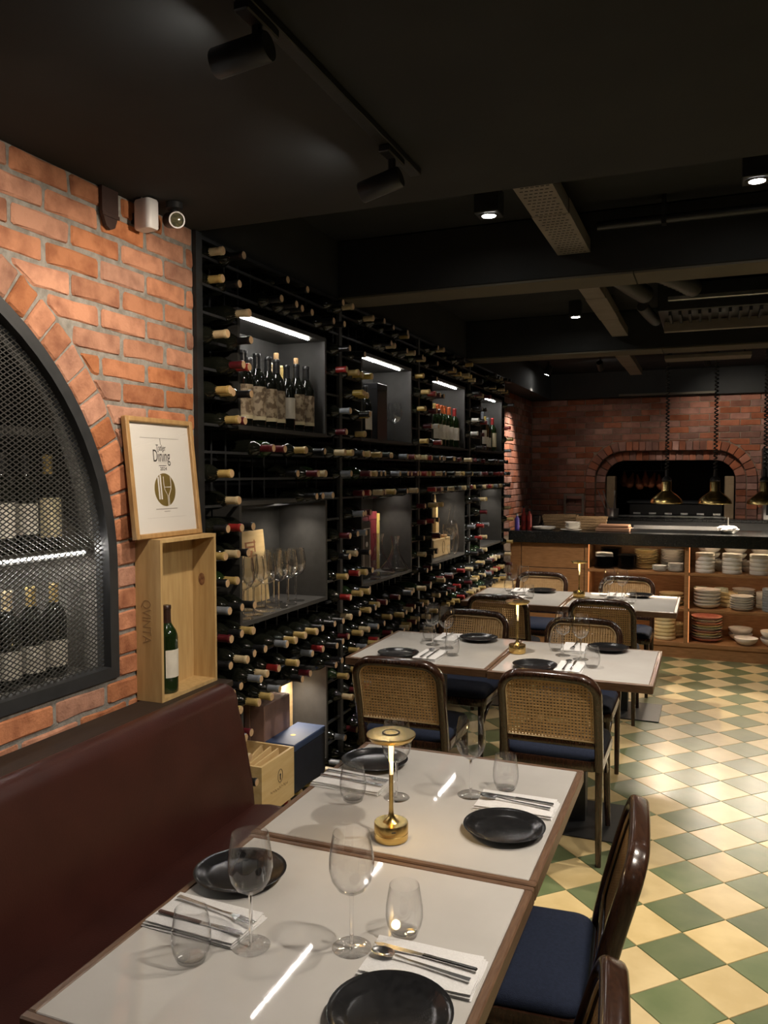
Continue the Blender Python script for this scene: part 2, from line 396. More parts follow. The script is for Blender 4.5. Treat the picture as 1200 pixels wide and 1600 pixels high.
# one measured corner between four tiles: px (1136,1507) -> (0.080, 2.792) on the floor
OX, OY = .080, 2.793; D = T*math.sqrt(2)/2
cand = []
for i in range(-60, 60):
    for j in range(-60, 60):
        u, v = (i+.5)*T, (j+.5)*T; c = math.sqrt(.5)
        x, y = OX+(u-v)*c, OY+(u+v)*c
        if x < -1.95 or x > 3.1 or y < -2.8 or y > 10.0: continue
        p = proj((x, y, 0)); vis = 0
        if p and -80 < p[0] < 1300 and 0 < p[1] < 1700 and x > -.95 and y < 7.5: vis = 1/p[2]
        if p and (y > 7.55): vis = 0
        cand.append((vis, x, y, (i+j) % 2))
cand.sort(key=lambda t: -t[0])
rest = {0: MB(), 1: MB()}
for n, (vis, x, y, k) in enumerate(cand):
    if n < 298 and vis > 0: link('floor_tile', tile_me['tile_green' if k else 'tile_yellow'], floor, (x, y, 0))
    else: tile_mb(x, y, rest[k])
for k in (0, 1):
    o = obj('floor_tiles', rest[k], 'tile_green' if k else 'tile_yellow', floor); o['kind'] = 'stuff'

# near brick wall with its arched opening
AC, AZ, AA, AB, AZ0 = 1.09, 1.30, 1.006, .94, .937     # ellipse centre, half axes, sill
def arch(t, off=0.):
    """point on the arch, t in 0..pi, moved outward by off"""
    x, z = AA*math.cos(t), AB*math.sin(t); nx, nz = math.cos(t)/AA, math.sin(t)/AB; L = math.hypot(nx, nz)
    return AC+x+nx/L*off, AZ+z+nz/L*off
def arch_top(y, off=0.):
    k = (y-AC)/(AA+off)
    return AZ+(AB+off)*math.sqrt(max(0, 1-k*k)) if abs(k) < 1 else None
MR = .006                                                # mortar lies this far behind the brick face
wl = MB()
ys = sorted(set([-3., AC-AA, AC+AA, 2.535] + [AC-AA*math.cos(PI*i/48) for i in range(49)]))
for a, b in zip(ys, ys[1:]):
    m = (a+b)/2; x0, x1 = XW-.14, XW-MR
    if AC-AA < m < AC+AA:
        wl.box((x0, a, 0), (x1, b, AZ0))
        za, zb = (arch_top(min(max(v, AC-AA+1e-6), AC+AA-1e-6)) for v in (a, b))
        wl.add([(x0,a,za),(x1,a,za),(x1,b,zb),(x0,b,zb),(x0,a,ZS),(x1,a,ZS),(x1,b,ZS),(x0,b,ZS)], [(0,3,2,1),(4,5,6,7),(0,1,5,4),(1,2,6,5),(2,3,7,6),(3,0,4,7)])
    else: wl.box((x0, a, 0), (x1, b, ZS))
wall_left = struct(obj('wall_left', wl, 'mortar'))
def brick_poly(poly, parent, mt, to_world, bev=.006, depth=.03, jit=.0028, proud=0.):
    """one brick: a 2-D outline on a wall, given depth and worn edges"""
    n = len(poly); cx = sum(p[0] for p in poly)/n; cy = sum(p[1] for p in poly)/n
    pts = []; rc = .007
    for i in range(n):                                   # corners are worn round; an extra point half-way along long edges lets the edge wobble
        p0, a, b = poly[i-1], poly[i], poly[(i+1) % n]; ja, jb = rnd.uniform(-jit, jit), rnd.uniform(-jit, jit)
        l0, l1 = math.hypot(a[0]-p0[0], a[1]-p0[1]), math.hypot(b[0]-a[0], b[1]-a[1]); r0, r1 = min(rc*rnd.uniform(.5, 1.3), l0*.3), min(rc*rnd.uniform(.5, 1.3), l1*.3)
        pts.append((a[0]+(p0[0]-a[0])/l0*r0+ja, a[1]+(p0[1]-a[1])/l0*r0+jb)); pts.append((a[0]+(b[0]-a[0])/l1*r1+ja, a[1]+(b[1]-a[1])/l1*r1+jb))
        if math.hypot(b[0]-a[0], b[1]-a[1]) > .12: pts.append(((a[0]+b[0])/2+rnd.uniform(-jit, jit), (a[1]+b[1])/2+rnd.uniform(-jit, jit)))
    dz = rnd.uniform(-.0025, .002)+proud; org = Vector(to_world(cx, cy, 0)); 
    f = lambda a, b, d, e: Vector(to_world(a, b, (-depth if d == 0 else dz-e))) - org
    mb = MB().prism(pts, f, bev)
    return obj('brick', mb, mt, parent, loc=org)
left_w = lambda s_, z, d: (XW+d, s_, z)
def clip(poly, px, pz, nx, nz):
    out = []
    for i in range(len(poly)):
        a, b = poly[i], poly[(i+1) % len(poly)]; da = (a[0]-px)*nx+(a[1]-pz)*nz; db = (b[0]-px)*nx+(b[1]-pz)*nz
        if da >= 0: out.append(a)
        if da*db < 0: t = da/(da-db); out.append((a[0]+(b[0]-a[0])*t, a[1]+(b[1]-a[1])*t))
    return out
def area(p): return abs(sum(p[i][0]*p[(i+1) % len(p)][1]-p[(i+1) % len(p)][0]*p[i][1] for i in range(len(p))))/2
CH, BL, J = .075, .225, .0125; RING = .105
for k in range(-4, 21):
    z0 = AZ0-.002+k*CH; z1 = min(z0+CH-J, ZS-.002)
    if z1-z0 < .02: continue
    st = 2.533-(.035 if k % 2 else .16)-BL*14
    edges = [st+i*BL for i in range(15)]+[2.533+J]
    for a, b in zip(edges, edges[1:]):
        y0, y1 = a, b-J
        if y1 < -.25 or y1-y0 < .02: continue
        poly = [(y0,z0),(y1,z0),(y1,z1),(y0,z1)]; my, mz = (y0+y1)/2, (z0+z1)/2
        if z1 > AZ0-.001:
            if mz < AZ:
                if AC < my: poly = clip(poly, AC+AA+RING+.009, 0, 1, 0)
                else: poly = clip(poly, AC-AA-RING-J, 0, -1, 0)
            else:
                q_ = min(poly, key=lambda p_: ((p_[0]-AC)/(AA+RING))**2+((max(p_[1], AZ)-AZ)/(AB+RING))**2); t = math.atan2((.55*max(q_[1], AZ)+.45*mz-AZ)/(AB+RING), (.55*q_[0]+.45*my-AC)/(AA+RING))
                px, pz = arch(t, RING+.005); qx, qz = arch(t, RING+.105); poly = clip(poly, px, pz, (qx-px)/.1, (qz-pz)/.1)
        if len(poly) >= 3 and area(poly) > .0007: brick_poly(poly, wall_left, 'brick', left_w)
for side in (1, -1):                                     # jamb bricks, then the ring
    for k in range(5):
        z0 = AZ0+k*.0735; y0 = AC+AA+.002; y1 = y0+RING
        if side < 0: y0, y1 = 2*AC-y1, 2*AC-y0
        brick_poly([(y0,z0),(y1,z0),(y1,z0+.0635),(y0,z0+.0635)], wall_left, 'brick', left_w, proud=.002)
ts = [0.]
while ts[-1] < PI:
    t = ts[-1]; sp = math.hypot(AA*math.sin(t), AB*math.cos(t)); ts.append(t+.0775/sp)
ts = [t*PI/ts[-1] for t in ts]
for a, b in zip(ts, ts[1:]):
    e = .0045; poly = [arch(a+e, .003), arch(a+e*.9, RING), arch((a+b)/2, RING), arch(b-e*.9, RING), arch(b-e, .003)]
    brick_poly(poly, wall_left, 'brick', left_w, proud=.002)

# brick walls of the kitchen corner
wlf = struct(obj('wall_far_left', MB().box((XR-.12, 7.2, 0), (XR-.007, YB+.1, 2.5)), 'mortar_back'))
far_w = lambda s_, z, d: (XR+d, s_, z)
HX, HW, HT, HR, HZ0 = -.442, .724, 1.756, .23, .90       # kitchen hearth opening: centre, half width, top, corner radius, bottom
def hearth_path(off, n=7):
    """outline of the opening moved outward by off: up the left side, over the top, down the right"""
    r = HR+off; p = [(HX-HW-off, HZ0)]
    for i in range(n+1): a = PI-PI/2*i/n; p.append((HX-HW+HR+r*math.cos(a), HT-HR+r*math.sin(a)))
    for i in range(n+1): a = PI/2-PI/2*i/n; p.append((HX+HW-HR+r*math.cos(a), HT-HR+r*math.sin(a)))
    p.append((HX+HW+off, HZ0)); return p
wb = MB()
for off, ya_, yb_, dx in ((.111, YB+.008, YB+.075, 5.), (0., YB+.07, YB+.14, .4)):
    x0, x1 = HX-HW-off, HX+HW+off
    wb.box((max(-2.2, x0-dx), ya_, 0), (x0, yb_, 2.52)); wb.box((x1, ya_, 0), (min(3.2, x1+dx), yb_, 2.52)); wb.box((x0, ya_, 0), (x1, yb_, HZ0))
    hp = hearth_path(off)[1:-1]
    for a, b in zip(hp, hp[1:]):
        if b[0]-a[0] > 1e-5: wb.add([(a[0],ya_,a[1]),(b[0],ya_,b[1]),(b[0],ya_,2.52),(a[0],ya_,2.52),(a[0],yb_,a[1]),(b[0],yb_,b[1]),(b[0],yb_,2.52),(a[0],yb_,2.52)], [(0,1,2,3),(7,6,5,4),(0,4,5,1),(2,6,7,3),(1,5,6,2),(0,3,7,4)])
wall_back = struct(obj('wall_back', wb, 'mortar_back'))
back_w = lambda s_, z, d: (s_, YB-d, z)
CB = .0715
for k in range(22):
    z0 = .93+k*CB; z1 = min(z0+CB-.008, 2.5)
    if z1-z0 < .02: continue
    st = XR+.004-(0 if k % 2 else .108)
    for i in range(16):
        a = max(st+i*.215, XR+.003); b = st+i*.215+.207
        if b-a < .03 or a > 1.05: continue
        poly = [(a,z0),(b,z0),(b,z1),(a,z1)]; mx, mz = (a+b)/2, (z0+z1)/2; off = .222
        ring_l, ring_r, ring_t = HX-HW-off, HX+HW+off, HT+off
        if ring_l-.1 < mx < ring_r+.1 and mz < ring_t+.04:
            if mz < HT-HR: 
                if mx < HX: poly = clip(poly, ring_l-.006, 0, -1, 0)
                else: poly = clip(poly, ring_r+.006, 0, 1, 0)
            elif HX-HW+HR < mx < HX+HW-HR: poly = clip(poly, 0, ring_t+.005, 0, 1)
            else:
                cx = HX-HW+HR if mx < HX else HX+HW-HR; dx, dz = mx-cx, mz-(HT-HR); L = math.hypot(dx, dz); r = HR+off+.005
                poly = clip(poly, cx+dx/L*r, HT-HR+dz/L*r, dx/L, dz/L)
        if len(poly) >= 3 and area(poly) > .0008: brick_poly(poly, wall_back, 'brick_back', back_w, bev=.004)
    st = 7.30+(0 if k % 2 else .11)
    for i in range(13):
        a, b = st+i*.215, min(st+i*.215+.207, YB-.006)
        if b-a > .03: brick_poly([(a,z0),(b,z0),(b,z1),(a,z1)], wlf, 'brick_back', far_w, bev=.004)
def along(path, step):
    """points every `step` along a polyline with their distance"""
    out = [(0., path[0])]; need = step; acc = 0.
    for a, b in zip(path, path[1:]):
        L = math.hypot(b[0]-a[0], b[1]-a[1])
        while acc+L >= need: t = (need-acc)/L; out.append((need, (a[0]+(b[0]-a[0])*t, a[1]+(b[1]-a[1])*t))); need += step
        acc += L
    return out
for off0, off1, pr in ((0., .108, -.055), (.114, .220, .035)):    # two rings of bricks, the inner one set back
    A = hearth_path(off0, 12); B = hearth_path(off1, 12); seg = []
    def lens(p): return [math.hypot(b[0]-a[0], b[1]-a[1]) for a, b in zip(p, p[1:])]
    la = lens(A); tot = sum(la); n = round(tot/.0735)
    def at(P, Lp, f):
        """fraction f of path A mapped to the same vertex parameter on path P"""
        d = f*tot; i = 0
        while i < len(la)-1 and d > la[i]: d -= la[i]; i += 1
        t = d/la[i] if la[i] else 0; return (P[i][0]+(P[i+1][0]-P[i][0])*t, P[i][1]+(P[i+1][1]-P[i][1])*t)
    for i in range(n):
        e = .035; f0, f1 = (i+e)/n, (i+1-e)/n
        poly = [at(A, la, f0), at(A, la, f1), at(B, la, f1), at(B, la, f0)]
        brick_poly(poly, wall_back, 'brick_back', back_w, bev=.004, jit=.0012, proud=pr, depth=.09 if pr > 0 else .12)
# hearth interior
h = MB(); h.box((-1.5, YB+.14, .5), (-1.4, 11.2, 2.2)); h.box((.55, YB+.14, .5), (.65, 11.2, 2.2)); h.box((-1.5, 11.1, .5), (.65, 11.2, 2.2)); h.box((-1.5, YB+.14, 2.1), (.65, 11.2, 2.2)); h.box((-1.5, YB+.14, .4), (.65, 11.2, .5)); 
struct(obj('wall_hearth', h, 'soot'))

# ------------------------------------------------------------------ arched wine cabinet in the brick wall
cab = thing('arched_wine_cabinet', 'arched black steel wine cabinet with expanded mesh door set in brick wall', 'cabinet', (XW, AC, AZ0))
OC = Vector((XW, AC, AZ0))
def L0(mb): mb.v = [tuple(Vector(p)-OC) for p in mb.v]; return mb
def arch_loop(off, n=40):
    p = [(AC+AA+off, AZ0-off), ]
    p += [arch(PI*i/n, off) for i in range(n+1)]
    p.append((AC-AA-off, AZ0-off)); return p
oa, ib = arch_loop(-.003), arch_loop(-.042); n = len(oa); fr = MB()
for X in (XW+.006, XW-.05): fr.v += [(X, y, z) for y, z in oa]; fr.v += [(X, y, z) for y, z in ib]
for i in range(n):
    j = (i+1) % n; o0, i0, o1, i1 = 0, n, 2*n, 3*n
    fr.f += [(o0+i, o0+j, i0+j, i0+i), (o1+i, i1+i, i1+j, o1+j), (i0+i, i0+j, i1+j, i1+i), (o0+i, o1+i, o1+j, o0+j)]; fr.mi += [0]*4
obj('door_frame', L0(fr), 'frame_steel', cab)
def inside(y, z, off=-.036):
    if z < AZ0+.036: return False
    if z < AZ: return abs(y-AC) < AA+off
    return ((y-AC)/(AA+off))**2+((z-AZ)/(AB+off))**2 < 1
ms = MB(); CW, CHT = .0255, .0150; ang = math.atan2(CHT, CW); dy, dz = math.cos(ang), math.sin(ang); wd = .0015
for sg in (1, -1):
    for k in range(-130, 260):
        y0 = AC-AA+k*CW; z0 = AZ0; pts = []
        t = -0.2
        if sg < 0: z0 = AZ0; 
        lo = hi = None; t = 0.
        while t < 3.2:
            y, z = (y0+sg*dy*t if sg > 0 else y0-dy*t), z0+dz*t
            if inside(y, z):
                if lo is None: lo = t
                hi = t
            elif lo is not None: break
            t += .01
        if lo is None or hi-lo < .01: continue
        a = Vector((XW-.024+sg*.0006, y0+sg*dy*lo, z0+dz*lo)); b = Vector((XW-.024+sg*.0006, y0+sg*dy*hi, z0+dz*hi))
        nn = Vector((0, -sg*dz*1., dy)); nn = Vector((0, -(b-a).normalized().z, (b-a).normalized().y)); X = Vector((.0012, 0, 0))
        ms.add([a-nn*wd-X, a+nn*wd-X, a+nn*wd+X, a-nn*wd+X, b-nn*wd-X, b+nn*wd-X, b+nn*wd+X, b-nn*wd+X], [(0,1,5,4),(1,2,6,5),(2,3,7,6),(3,0,4,7)])
o = obj('expanded_mesh', L0(ms), 'mesh_steel', cab); o['kind'] = 'stuff'
ci = MB(); D0, D1 = XW-.14, XW-.42
ci.box((D1-.02, AC-AA-.05, AZ0-.05), (D1, AC+AA+.10, 2.3)); ci.box((D1, AC+AA+.02, AZ0-.05), (XW-.142, AC+AA+.04, 2.3)); ci.box((D1, AC-AA-.04, AZ0-.05), (XW-.142, AC-AA-.02, 2.3))
ci.box((D1, AC-AA-.04, AZ0-.03), (XW-.142, AC+AA+.04, AZ0+.012)); ci.box((D1, AC-AA-.04, 2.26), (XW-.142, AC+AA+.04, 2.28))
obj('cabinet_lining', L0(ci), 'cabinet_grey', cab)
for zz, x1 in ((1.335, XW-.075), (1.715, XW-.11)):
    if zz < 1.5: y0, y1 = AC-AA+.05, AC+AA-.05
    else: y0, y1 = AC-.85, AC+.85
    sh = obj('shelf', L0(MB().bbox((D1, y0, zz), (x1, y1, zz+.025), .003)), 'charcoal_panel', cab)
    if zz < 1.5:
        
        ld = MB()
        for q in range(int((y1-y0-.03)/.022)): ld.box((x1+.0002, y1-.015-q*.022-.013, zz+.012), (x1+.004, y1-.015-q*.022, zz+.020))
        obj('led_strip', L0(ld), 'led_small', sh)
        obj('led_strip', L0(MB().box((x1-.09, y0+.02, zz-.004), (x1-.084, y1-.02, zz-.0005))), 'led_small', sh)  # hidden strip under the shelf, added to brighten the lower bottles
# standing bottle prototypes
BPROF = [(0,0),(.0345,0),(.0375,.004),(.0378,.02),(.0378,.185),(.0365,.198),(.031,.214),(.0215,.229),(.0165,.238),(.0145,.25),(.0140,.286),(.0156,.288),(.0156,.297),(.0135,.299),(0,.299)]
def bottle_meshes(h=.30, slim=1.):
    k = h/.30; return MB().lathe([(r*slim, z*k) for r, z in BPROF], 20)
body_me = {c: bottle_meshes().mesh('bottle_body', 'bottle_'+c, 40) for c in ('dark', 'green', 'brown')}
cap_me = {}
for c in CAPS:
    cap_me[c] = MB().lathe([(.0163,.240),(.0152,.251),(.0147,.286),(.0163,.2875),(.0163,.298),(.0145,.3003),(0,.3003)], 16).mesh('capsule', 'cap_'+c, 40)
cork_me = MB().lathe([(.0105,.298),(.0112,.300),(.0112,.326),(.0100,.328),(0,.328)], 12).mesh('cork_stopper', 'cork', 40)
def label_mesh(mt, z0, z1, half=80):
    a = math.radians(half); mb = MB(); n = 14; vs = []
    for rr in (.0381, .0385):
        for z in (z0, z1):
            vs += [(rr*math.cos(-a+2*a*i/n), rr*math.sin(-a+2*a*i/n), z) for i in range(n+1)]
    m = n+1; fs = []
    for i in range(n): fs += [(2*m+i, 2*m+i+1, 3*m+i+1, 3*m+i), (i+1, i, m+i, m+i+1), (i, i+1, 2*m+i+1, 2*m+i), (m+i+1, m+i, 3*m+i, 3*m+i+1)]
    fs += [(0, 2*m, 3*m, m), (n, m+n, 3*m+n, 2*m+n)]
    mb.add(vs, fs); return mb.mesh('label', mt, 40)
LAB = {'art': label_mesh('label_art', .045, .165), 'white': label_mesh('label_white', .055, .150), 'white_low': label_mesh('label_white', .035, .120), 'cream': label_mesh('label_cream', .04, .165, 65), 'tall': label_mesh('label_white', .05, .155, 60)}
band_me = label_mesh('label_cream', .030, .045)
def stand_bottle(x, y, z, label, glass='dark', cap='black', lab='white', rz=-.25, group=None, cork=False, sc=1.):
    b = link('wine_bottle', body_me[glass], None, (x, y, z), (0, 0, rz)); b.scale = (sc, sc, sc); tag(b, label, 'bottle', group)
    if cork: link('cork_stopper', cork_me, b)
    if cap: link('capsule', cap_me[cap], b)
    if lab: link('label', LAB[lab], b)
    if lab == 'art': link('label_band', band_me, b)
    return b
# bottles behind the mesh: three wanted in view above, three below, and some more farther along
zu, zl = 1.361, AZ0+.013
for i, (y, lb, cp) in enumerate(((1.985,'cream','gold'),(1.888,'white','black'),(1.80,'tall','black'),(1.70,'white','black'),(1.55,'cream','gold'),(1.42,'white','black'))):
    stand_bottle(-1.955, y, zu, f'dark wine bottle behind mesh on the lit cabinet shelf, {ORD[i+1]} from the right', 'dark', cp, lb, -.35, 'bottles on the lit cabinet shelf')
for i, (y, cp) in enumerate(((2.00,'gold'),(1.905,'gold'),(1.812,'cream'),(1.71,'black'),(1.60,'gold'),(1.48,'black'))):
    stand_bottle(-1.955, y, zl, f'dark wine bottle on the cabinet floor behind mesh, {ORD[i+1]} from the right', 'dark', cp, 'white_low', -.35, 'bottles on the cabinet floor')

# ------------------------------------------------------------------ wine rack
RY = [2.56, 3.807, 5.021, 6.236, 7.43]
rack = thing('wine_rack', 'black steel wall-height wine rack with lit display niches', 'wine rack', (XW, 2.56, 0))
RO = Vector((XW, 2.56, 0))
def RL(mb): mb.v = [tuple(Vector(p)-RO) for p in mb.v]; return mb
obj('back_panel', RL(MB().box((XR-.02, 2.54, 0), (XR-.005, 7.43, 2.495))), 'black_metal', rack)
obj('side_panel', RL(MB().box((XR, 2.536, 0), (XW+.012, 2.575, 2.497))), 'black_metal', rack)
obj('side_panel', RL(MB().box((XR, 7.412, 0), (XW, 7.43, 2.495))), 'black_metal', rack)
for y in RY[1:-1]: obj('post', RL(MB().box((XW-.012, y-.016, 0), (XW+.006, y+.016, 2.49))), 'charcoal_panel', rack)
obj('top_rail', RL(MB().box((XW-.012, 2.575, 2.478), (XW+.004, 7.41, 2.492))), 'black_metal', rack)
obj('plinth', RL(MB().box((XR, 2.575, 0), (XW-.02, 7.41, .10))), 'black_metal', rack)
ROWS = [2.425, 2.32, 2.215, 2.11, 2.005, 1.90, 1.795, 1.69, 1.585, 1.48, 1.375, 1.27, 1.165, 1.06, .955, .85, .745, .65, .545, .44, .335, .23, .12]
N0, N1 = .285, 1.065                                    # niche position within a bay
UZ, LZ, BZ = (1.80, 2.255), (.985, 1.47), (.165, .643)
def in_niche(z): return any(a-.045 < z < b-.002 for a, b in (UZ, LZ, BZ))
rail_b = MB().box((-.006, -.5, -.010), (.006, .5, 0)); rail_me = rail_b.mesh('rail', 'frame_steel')
def rail(y0, y1, x, z):
    o = link('rail', rail_me, rack, Vector((x, (y0+y1)/2, z))-RO); o.scale = (1, y1-y0, 1)
nme = {}
def niche_box(y0, y1, z0, z1, kind):
    t = .018; d0 = XR-.003; f = XW+.004; mb = MB()
    mb.box((d0, y0-t, z0-t), (f, y1+t, z0)); mb.box((d0, y0-t, z1), (f, y1+t, z1+t)); mb.box((d0, y0-t, z0), (f, y0, z1)); mb.box((d0, y1, z0), (f, y1+t, z1)); mb.box((d0, y0, z0), (d0+.012, y1, z1))
    o = obj('niche_box', RL(mb), 'charcoal_panel', rack)
    if kind == 'strip': obj('led_strip', RL(MB().box((XW-.040, y0+.01, z1-.006), (XW-.033, y1-.10, z1-.0005))), 'led', o)
    if kind == 'puck':
        c = Vector((XW-.11, y1-.11, z1-.004)); obj('puck_light', RL(MB().lathe([(0,0),(.028,0),(.03,.0035)], 20, M=Matrix.Translation(c))), 'puck', o)
        l = spot('niche_spot', c-Vector((0,0,.004)), c-Vector((0,.10,1)), 4 if z0 > .5 else 9, 130, .9, .025, NEUT); l.parent = o; l.matrix_parent_inverse = Matrix.Translation(RO).inverted()
bottles = []
for b in range(4):
    y0 = RY[b]+.016; y1 = RY[b+1]-.016; w = RY[b+1]-RY[b]; na, nb = RY[b]+N0, RY[b]+N1
    if b == 3: na, nb = RY[b]+.34, RY[b]+1.06
    niche_box(na, nb, *UZ, 'strip'); niche_box(na, nb, *LZ, 'puck'); niche_box(na, nb, *BZ, 'puck' if b in (0, 3) else 'none')
    rods = MB()
    for k in range(1, 12):
        yy = RY[b]+w*k/12; rods.box((XW-.09, yy-.0025, .1), (XW-.085, yy+.0025, 2.48) if not (na-.03 < yy < nb+.03) else (XW-.085, yy+.0025, .14))
        if na-.03 < yy < nb+.03:
            for za, zb in ((BZ[1]+.02, LZ[0]-.02), (LZ[1]+.02, UZ[0]-.02), (UZ[1]+.02, 2.48)): rods.box((XW-.09, yy-.0025, za), (XW-.085, yy+.0025, zb))
    obj('wire_grid', RL(rods), 'frame_steel', rack)
    for r, z in enumerate(ROWS):
        n_ = in_niche(z)
        segs = [(y0, na-.02), (nb+.02, y1)] if n_ else [(y0, y1)]
        for sa, sb in segs:
            rail(sa, sb, XW-.004, z); rail(sa, sb, XW-.17, z-.023)
        if n_:
            lw = na-.022-y0; nl = 3; cols = [y0+.042+(lw-.084)*i/(nl-1) for i in range(nl)]
            cols.append((nb+.02+y1)/2)
        else: cols = [y0+.046+(w-.032-.092)*i/11 for i in range(12)]
        for ci_, y in enumerate(cols):
            pf = .86
            if b == 0 and r in (7, 8, 9): pf = .45
            if r in (0, 1): pf = .6
            if n_ and r < 7: pf = .74
            if b == 0 and n_ and r < 7 and ci_ == 3: pf = .9
            if rnd.random() < pf: bottles.append((b, r, ci_, y+rnd.uniform(-.006, .006), z))
# capsules: colour choice follows what each zone shows
def pick(b, r, y):
    if r == 6 and b == 0: return rnd.choice(['white', 'burgundy', 'gold'])
    if r in (2,3,4,5,6) and b == 1: return rnd.choice(['yellow','yellow','gold','gold','black'])
    if r in (4,5,6) and b == 2: return rnd.choice(['red','red','orange','burgundy','white'])
    if r <= 1: return rnd.choice(['black','gold','black','cream','black'])
    return rnd.choice(['gold','cream','cream','red','burgundy','burgundy','black','black','black','gold','grey','burgundy','cream','grey','black','black','black','gold'])
nk_me = {}
def lying(glass, cap):
    key = (glass, cap)
    if key not in nk_me:
        P = [(r, z) for r, z in BPROF]
        nk_me[key] = (MB().lathe(P, 14, order='x').mesh('bottle_body', 'bottle_'+glass, 40),
            (lambda m: m.mesh('capsule', ['cap_'+cap, 'cap_end'], 40))(MB().lathe([(.0163,.236),(.0152,.249),(.0149,.286),(.0168,.2875),(.0168,.298),(.0150,.3005)], 12, order='x').lathe([(.0150,.3005),(0,.3007)], 12, 1, order='x')))
    return nk_me[key]
sized = []
for t in bottles:
    b, r, c, y, z = t; p = proj((XW+.05, y, z+.016)); ok = p and p[0] > 300 and p[1] < 1260 and not (p[0] < 345 and p[1] > 835)
    sized.append(((1/p[2] if ok else 0), t))
sized.sort(key=lambda s_: -s_[0])
chosen = set(t for s_, t in sized[:298]); restb = {}
cnt = {}
for t in sorted(bottles, key=lambda t: (t[0], t[1], t[3])):
    b, r, c, y, z = t; k = (b, r); cnt[k] = cnt.get(k, 0)+1
    cap = pick(b, r, y); glass = 'green' if rnd.random() < .06 else 'dark'; x = XW-.30+rnd.uniform(.062, .108); tw = rnd.uniform(-.035, .035)
    if t in chosen:
        bm_, cm_ = lying(glass, cap)
        o = link('wine_bottle', bm_, None, (x, y, z+.0168), (0, 0, tw))
        tag(o, f'{cap}-capped lying wine bottle, {ORD[cnt[k]]} in {ORD[r+1]} row from top, {ORD[b+1]} rack bay', 'bottle', 'wine bottles lying in the rack')
        link('capsule', cm_, o)
    else:
        M_ = Matrix.Translation((x, y, z+.0168)) @ Matrix.Rotation(tw, 4, 'Z')
        k2 = (glass, cap)
        A = restb.setdefault('bottle_'+glass, MB()); A.lathe(BPROF, 10, order='x', M=M_)
        B_ = restb.setdefault('cap_'+cap, MB()); B_.lathe([(.0163,.236),(.0152,.249),(.0149,.286),(.0168,.2875),(.0168,.298),(.0150,.3005),(0,.3005)], 10, order='x', M=M_)
tot = MB(); mats_ = list(restb)
for i, k in enumerate(mats_): tot.add(restb[k].v, restb[k].f, i)
o = obj('wine_bottles', tot, mats_, None, 40); o['kind'] = 'stuff'; tag(o, 'wine bottles lying packed in the farther bays of the rack', 'bottles')

# ---- niche contents, bay one
G1 = 'dark bottles with engraved art labels in first upper niche'
u = UZ[0]+.001
for i, (x, y, cp, lb, ck) in enumerate(((-1.835,2.962,'black','art',0),(-1.835,3.072,'black','art',0),(-1.925,3.155,'black','art',0),(-1.840,3.178,'black','art',0),(-1.845,3.262,'black','art',1),(-1.93,3.345,'cream','art',0),(-1.840,3.350,'black','white',0),(-1.93,3.455,'gold','art',0),(-1.838,3.440,'black','art',1),(-1.834,3.532,'black','art',0))):
    stand_bottle(x, y, u, f'dark bottle with engraved brown art label in first upper niche, {ORD[i+1]} from left' if lb == 'art' else 'dark bottle with plain white label among the art-labelled bottles', 'dark', cp, lb, -.45, G1, bool(ck), 1.07 if lb == 'art' else 1.02)
lz = LZ[0]+.001
bd = thing('wooden_box_lid', 'pale pine wine box lid with red print leaning in first lower niche', 'box lid', (-2.0, 3.315, lz))
mb = MB(); mb.bbox((-.006, -.13, 0), (.006, .13, .345), .002); o = obj('panel', mb, 'pine_light', bd, rot=(0, -.10, 0))
pr = MB(); pr.box((.0062, -.05, .24), (.0067, -.035, .29)); pr.box((.0062, -.045, .262), (.0067, .03, .272)); pr.box((.0062, -.01, .10), (.0067, .012, .25)); pr.box((.0062, -.03, .22), (.0067, .05, .228)); pr.box((.0062, .03, .24), (.0067, .04, .30)); pr.box((.0062,-.05,.285),(.0067,.045,.292))
obj('red_print', pr, 'ink_red', o)
# drinking glasses
def rim_prof(outer, inner): return outer+inner
WG_B = [(.0040,.098),(.012,.1005),(.026,.110),(.036,.126),(.0405,.145),(.0400,.165),(.0370,.187),(.0335,.208),(.0330,.210),(.0325,.208),(.0360,.187),(.0390,.165),(.0395,.145),(.0350,.127),(.025,.112),(.0115,.1025),(0,.1010)]
WG_S = [(.0050,.0045),(.0036,.010),(.0033,.03),(.0033,.085),(.0045,.098),(0,.0985)]
WG_F = [(0,.0),(.0345,.0),(.0355,.0012),(.0345,.0020),(.020,.0030),(.009,.0048),(.0050,.0060),(0,.0060)]
wg_me = (MB().lathe(WG_B, 28).mesh('bowl', 'glass_clear', 60), MB().lathe(WG_S, 12).mesh('stem', 'glass_stem', 60), MB().lathe(WG_F, 28).mesh('foot', 'glass_foot', 60))
TB = [(0,0),(.021,0),(.026,.004),(.0325,.020),(.0352,.036),(.0345,.055),(.0310,.078),(.0282,.094),(.0277,.095),(.0272,.094),(.0300,.078),(.0335,.055),(.0341,.036),(.0315,.021),(.025,.0085),(.019,.007),(0,.007)]
tb_me = MB().lathe(TB, 28).mesh('wall', 'glass_clear', 60)
tbb_me = MB().lathe([(0,.0004),(.0205,.0004),(.0252,.0045),(.0245,.008),(.018,.0064),(0,.0064)], 24).mesh('thick_base', 'glass_foot', 60)
wgn_me = (MB().lathe(WG_B, 28).mesh('bowl', 'glass_niche', 60),)+wg_me[1:]
def wine_glass(x, y, z, label, group=None, sc=1., me=None):
    t = thing('wine_glass', label, 'wine glass', (x, y, z), rnd.uniform(0, 6), group); t.scale = (sc, sc, sc)
    for n_, m_ in zip(('bowl', 'stem', 'foot'), me or wg_me): link(n_, m_, t)
    return t
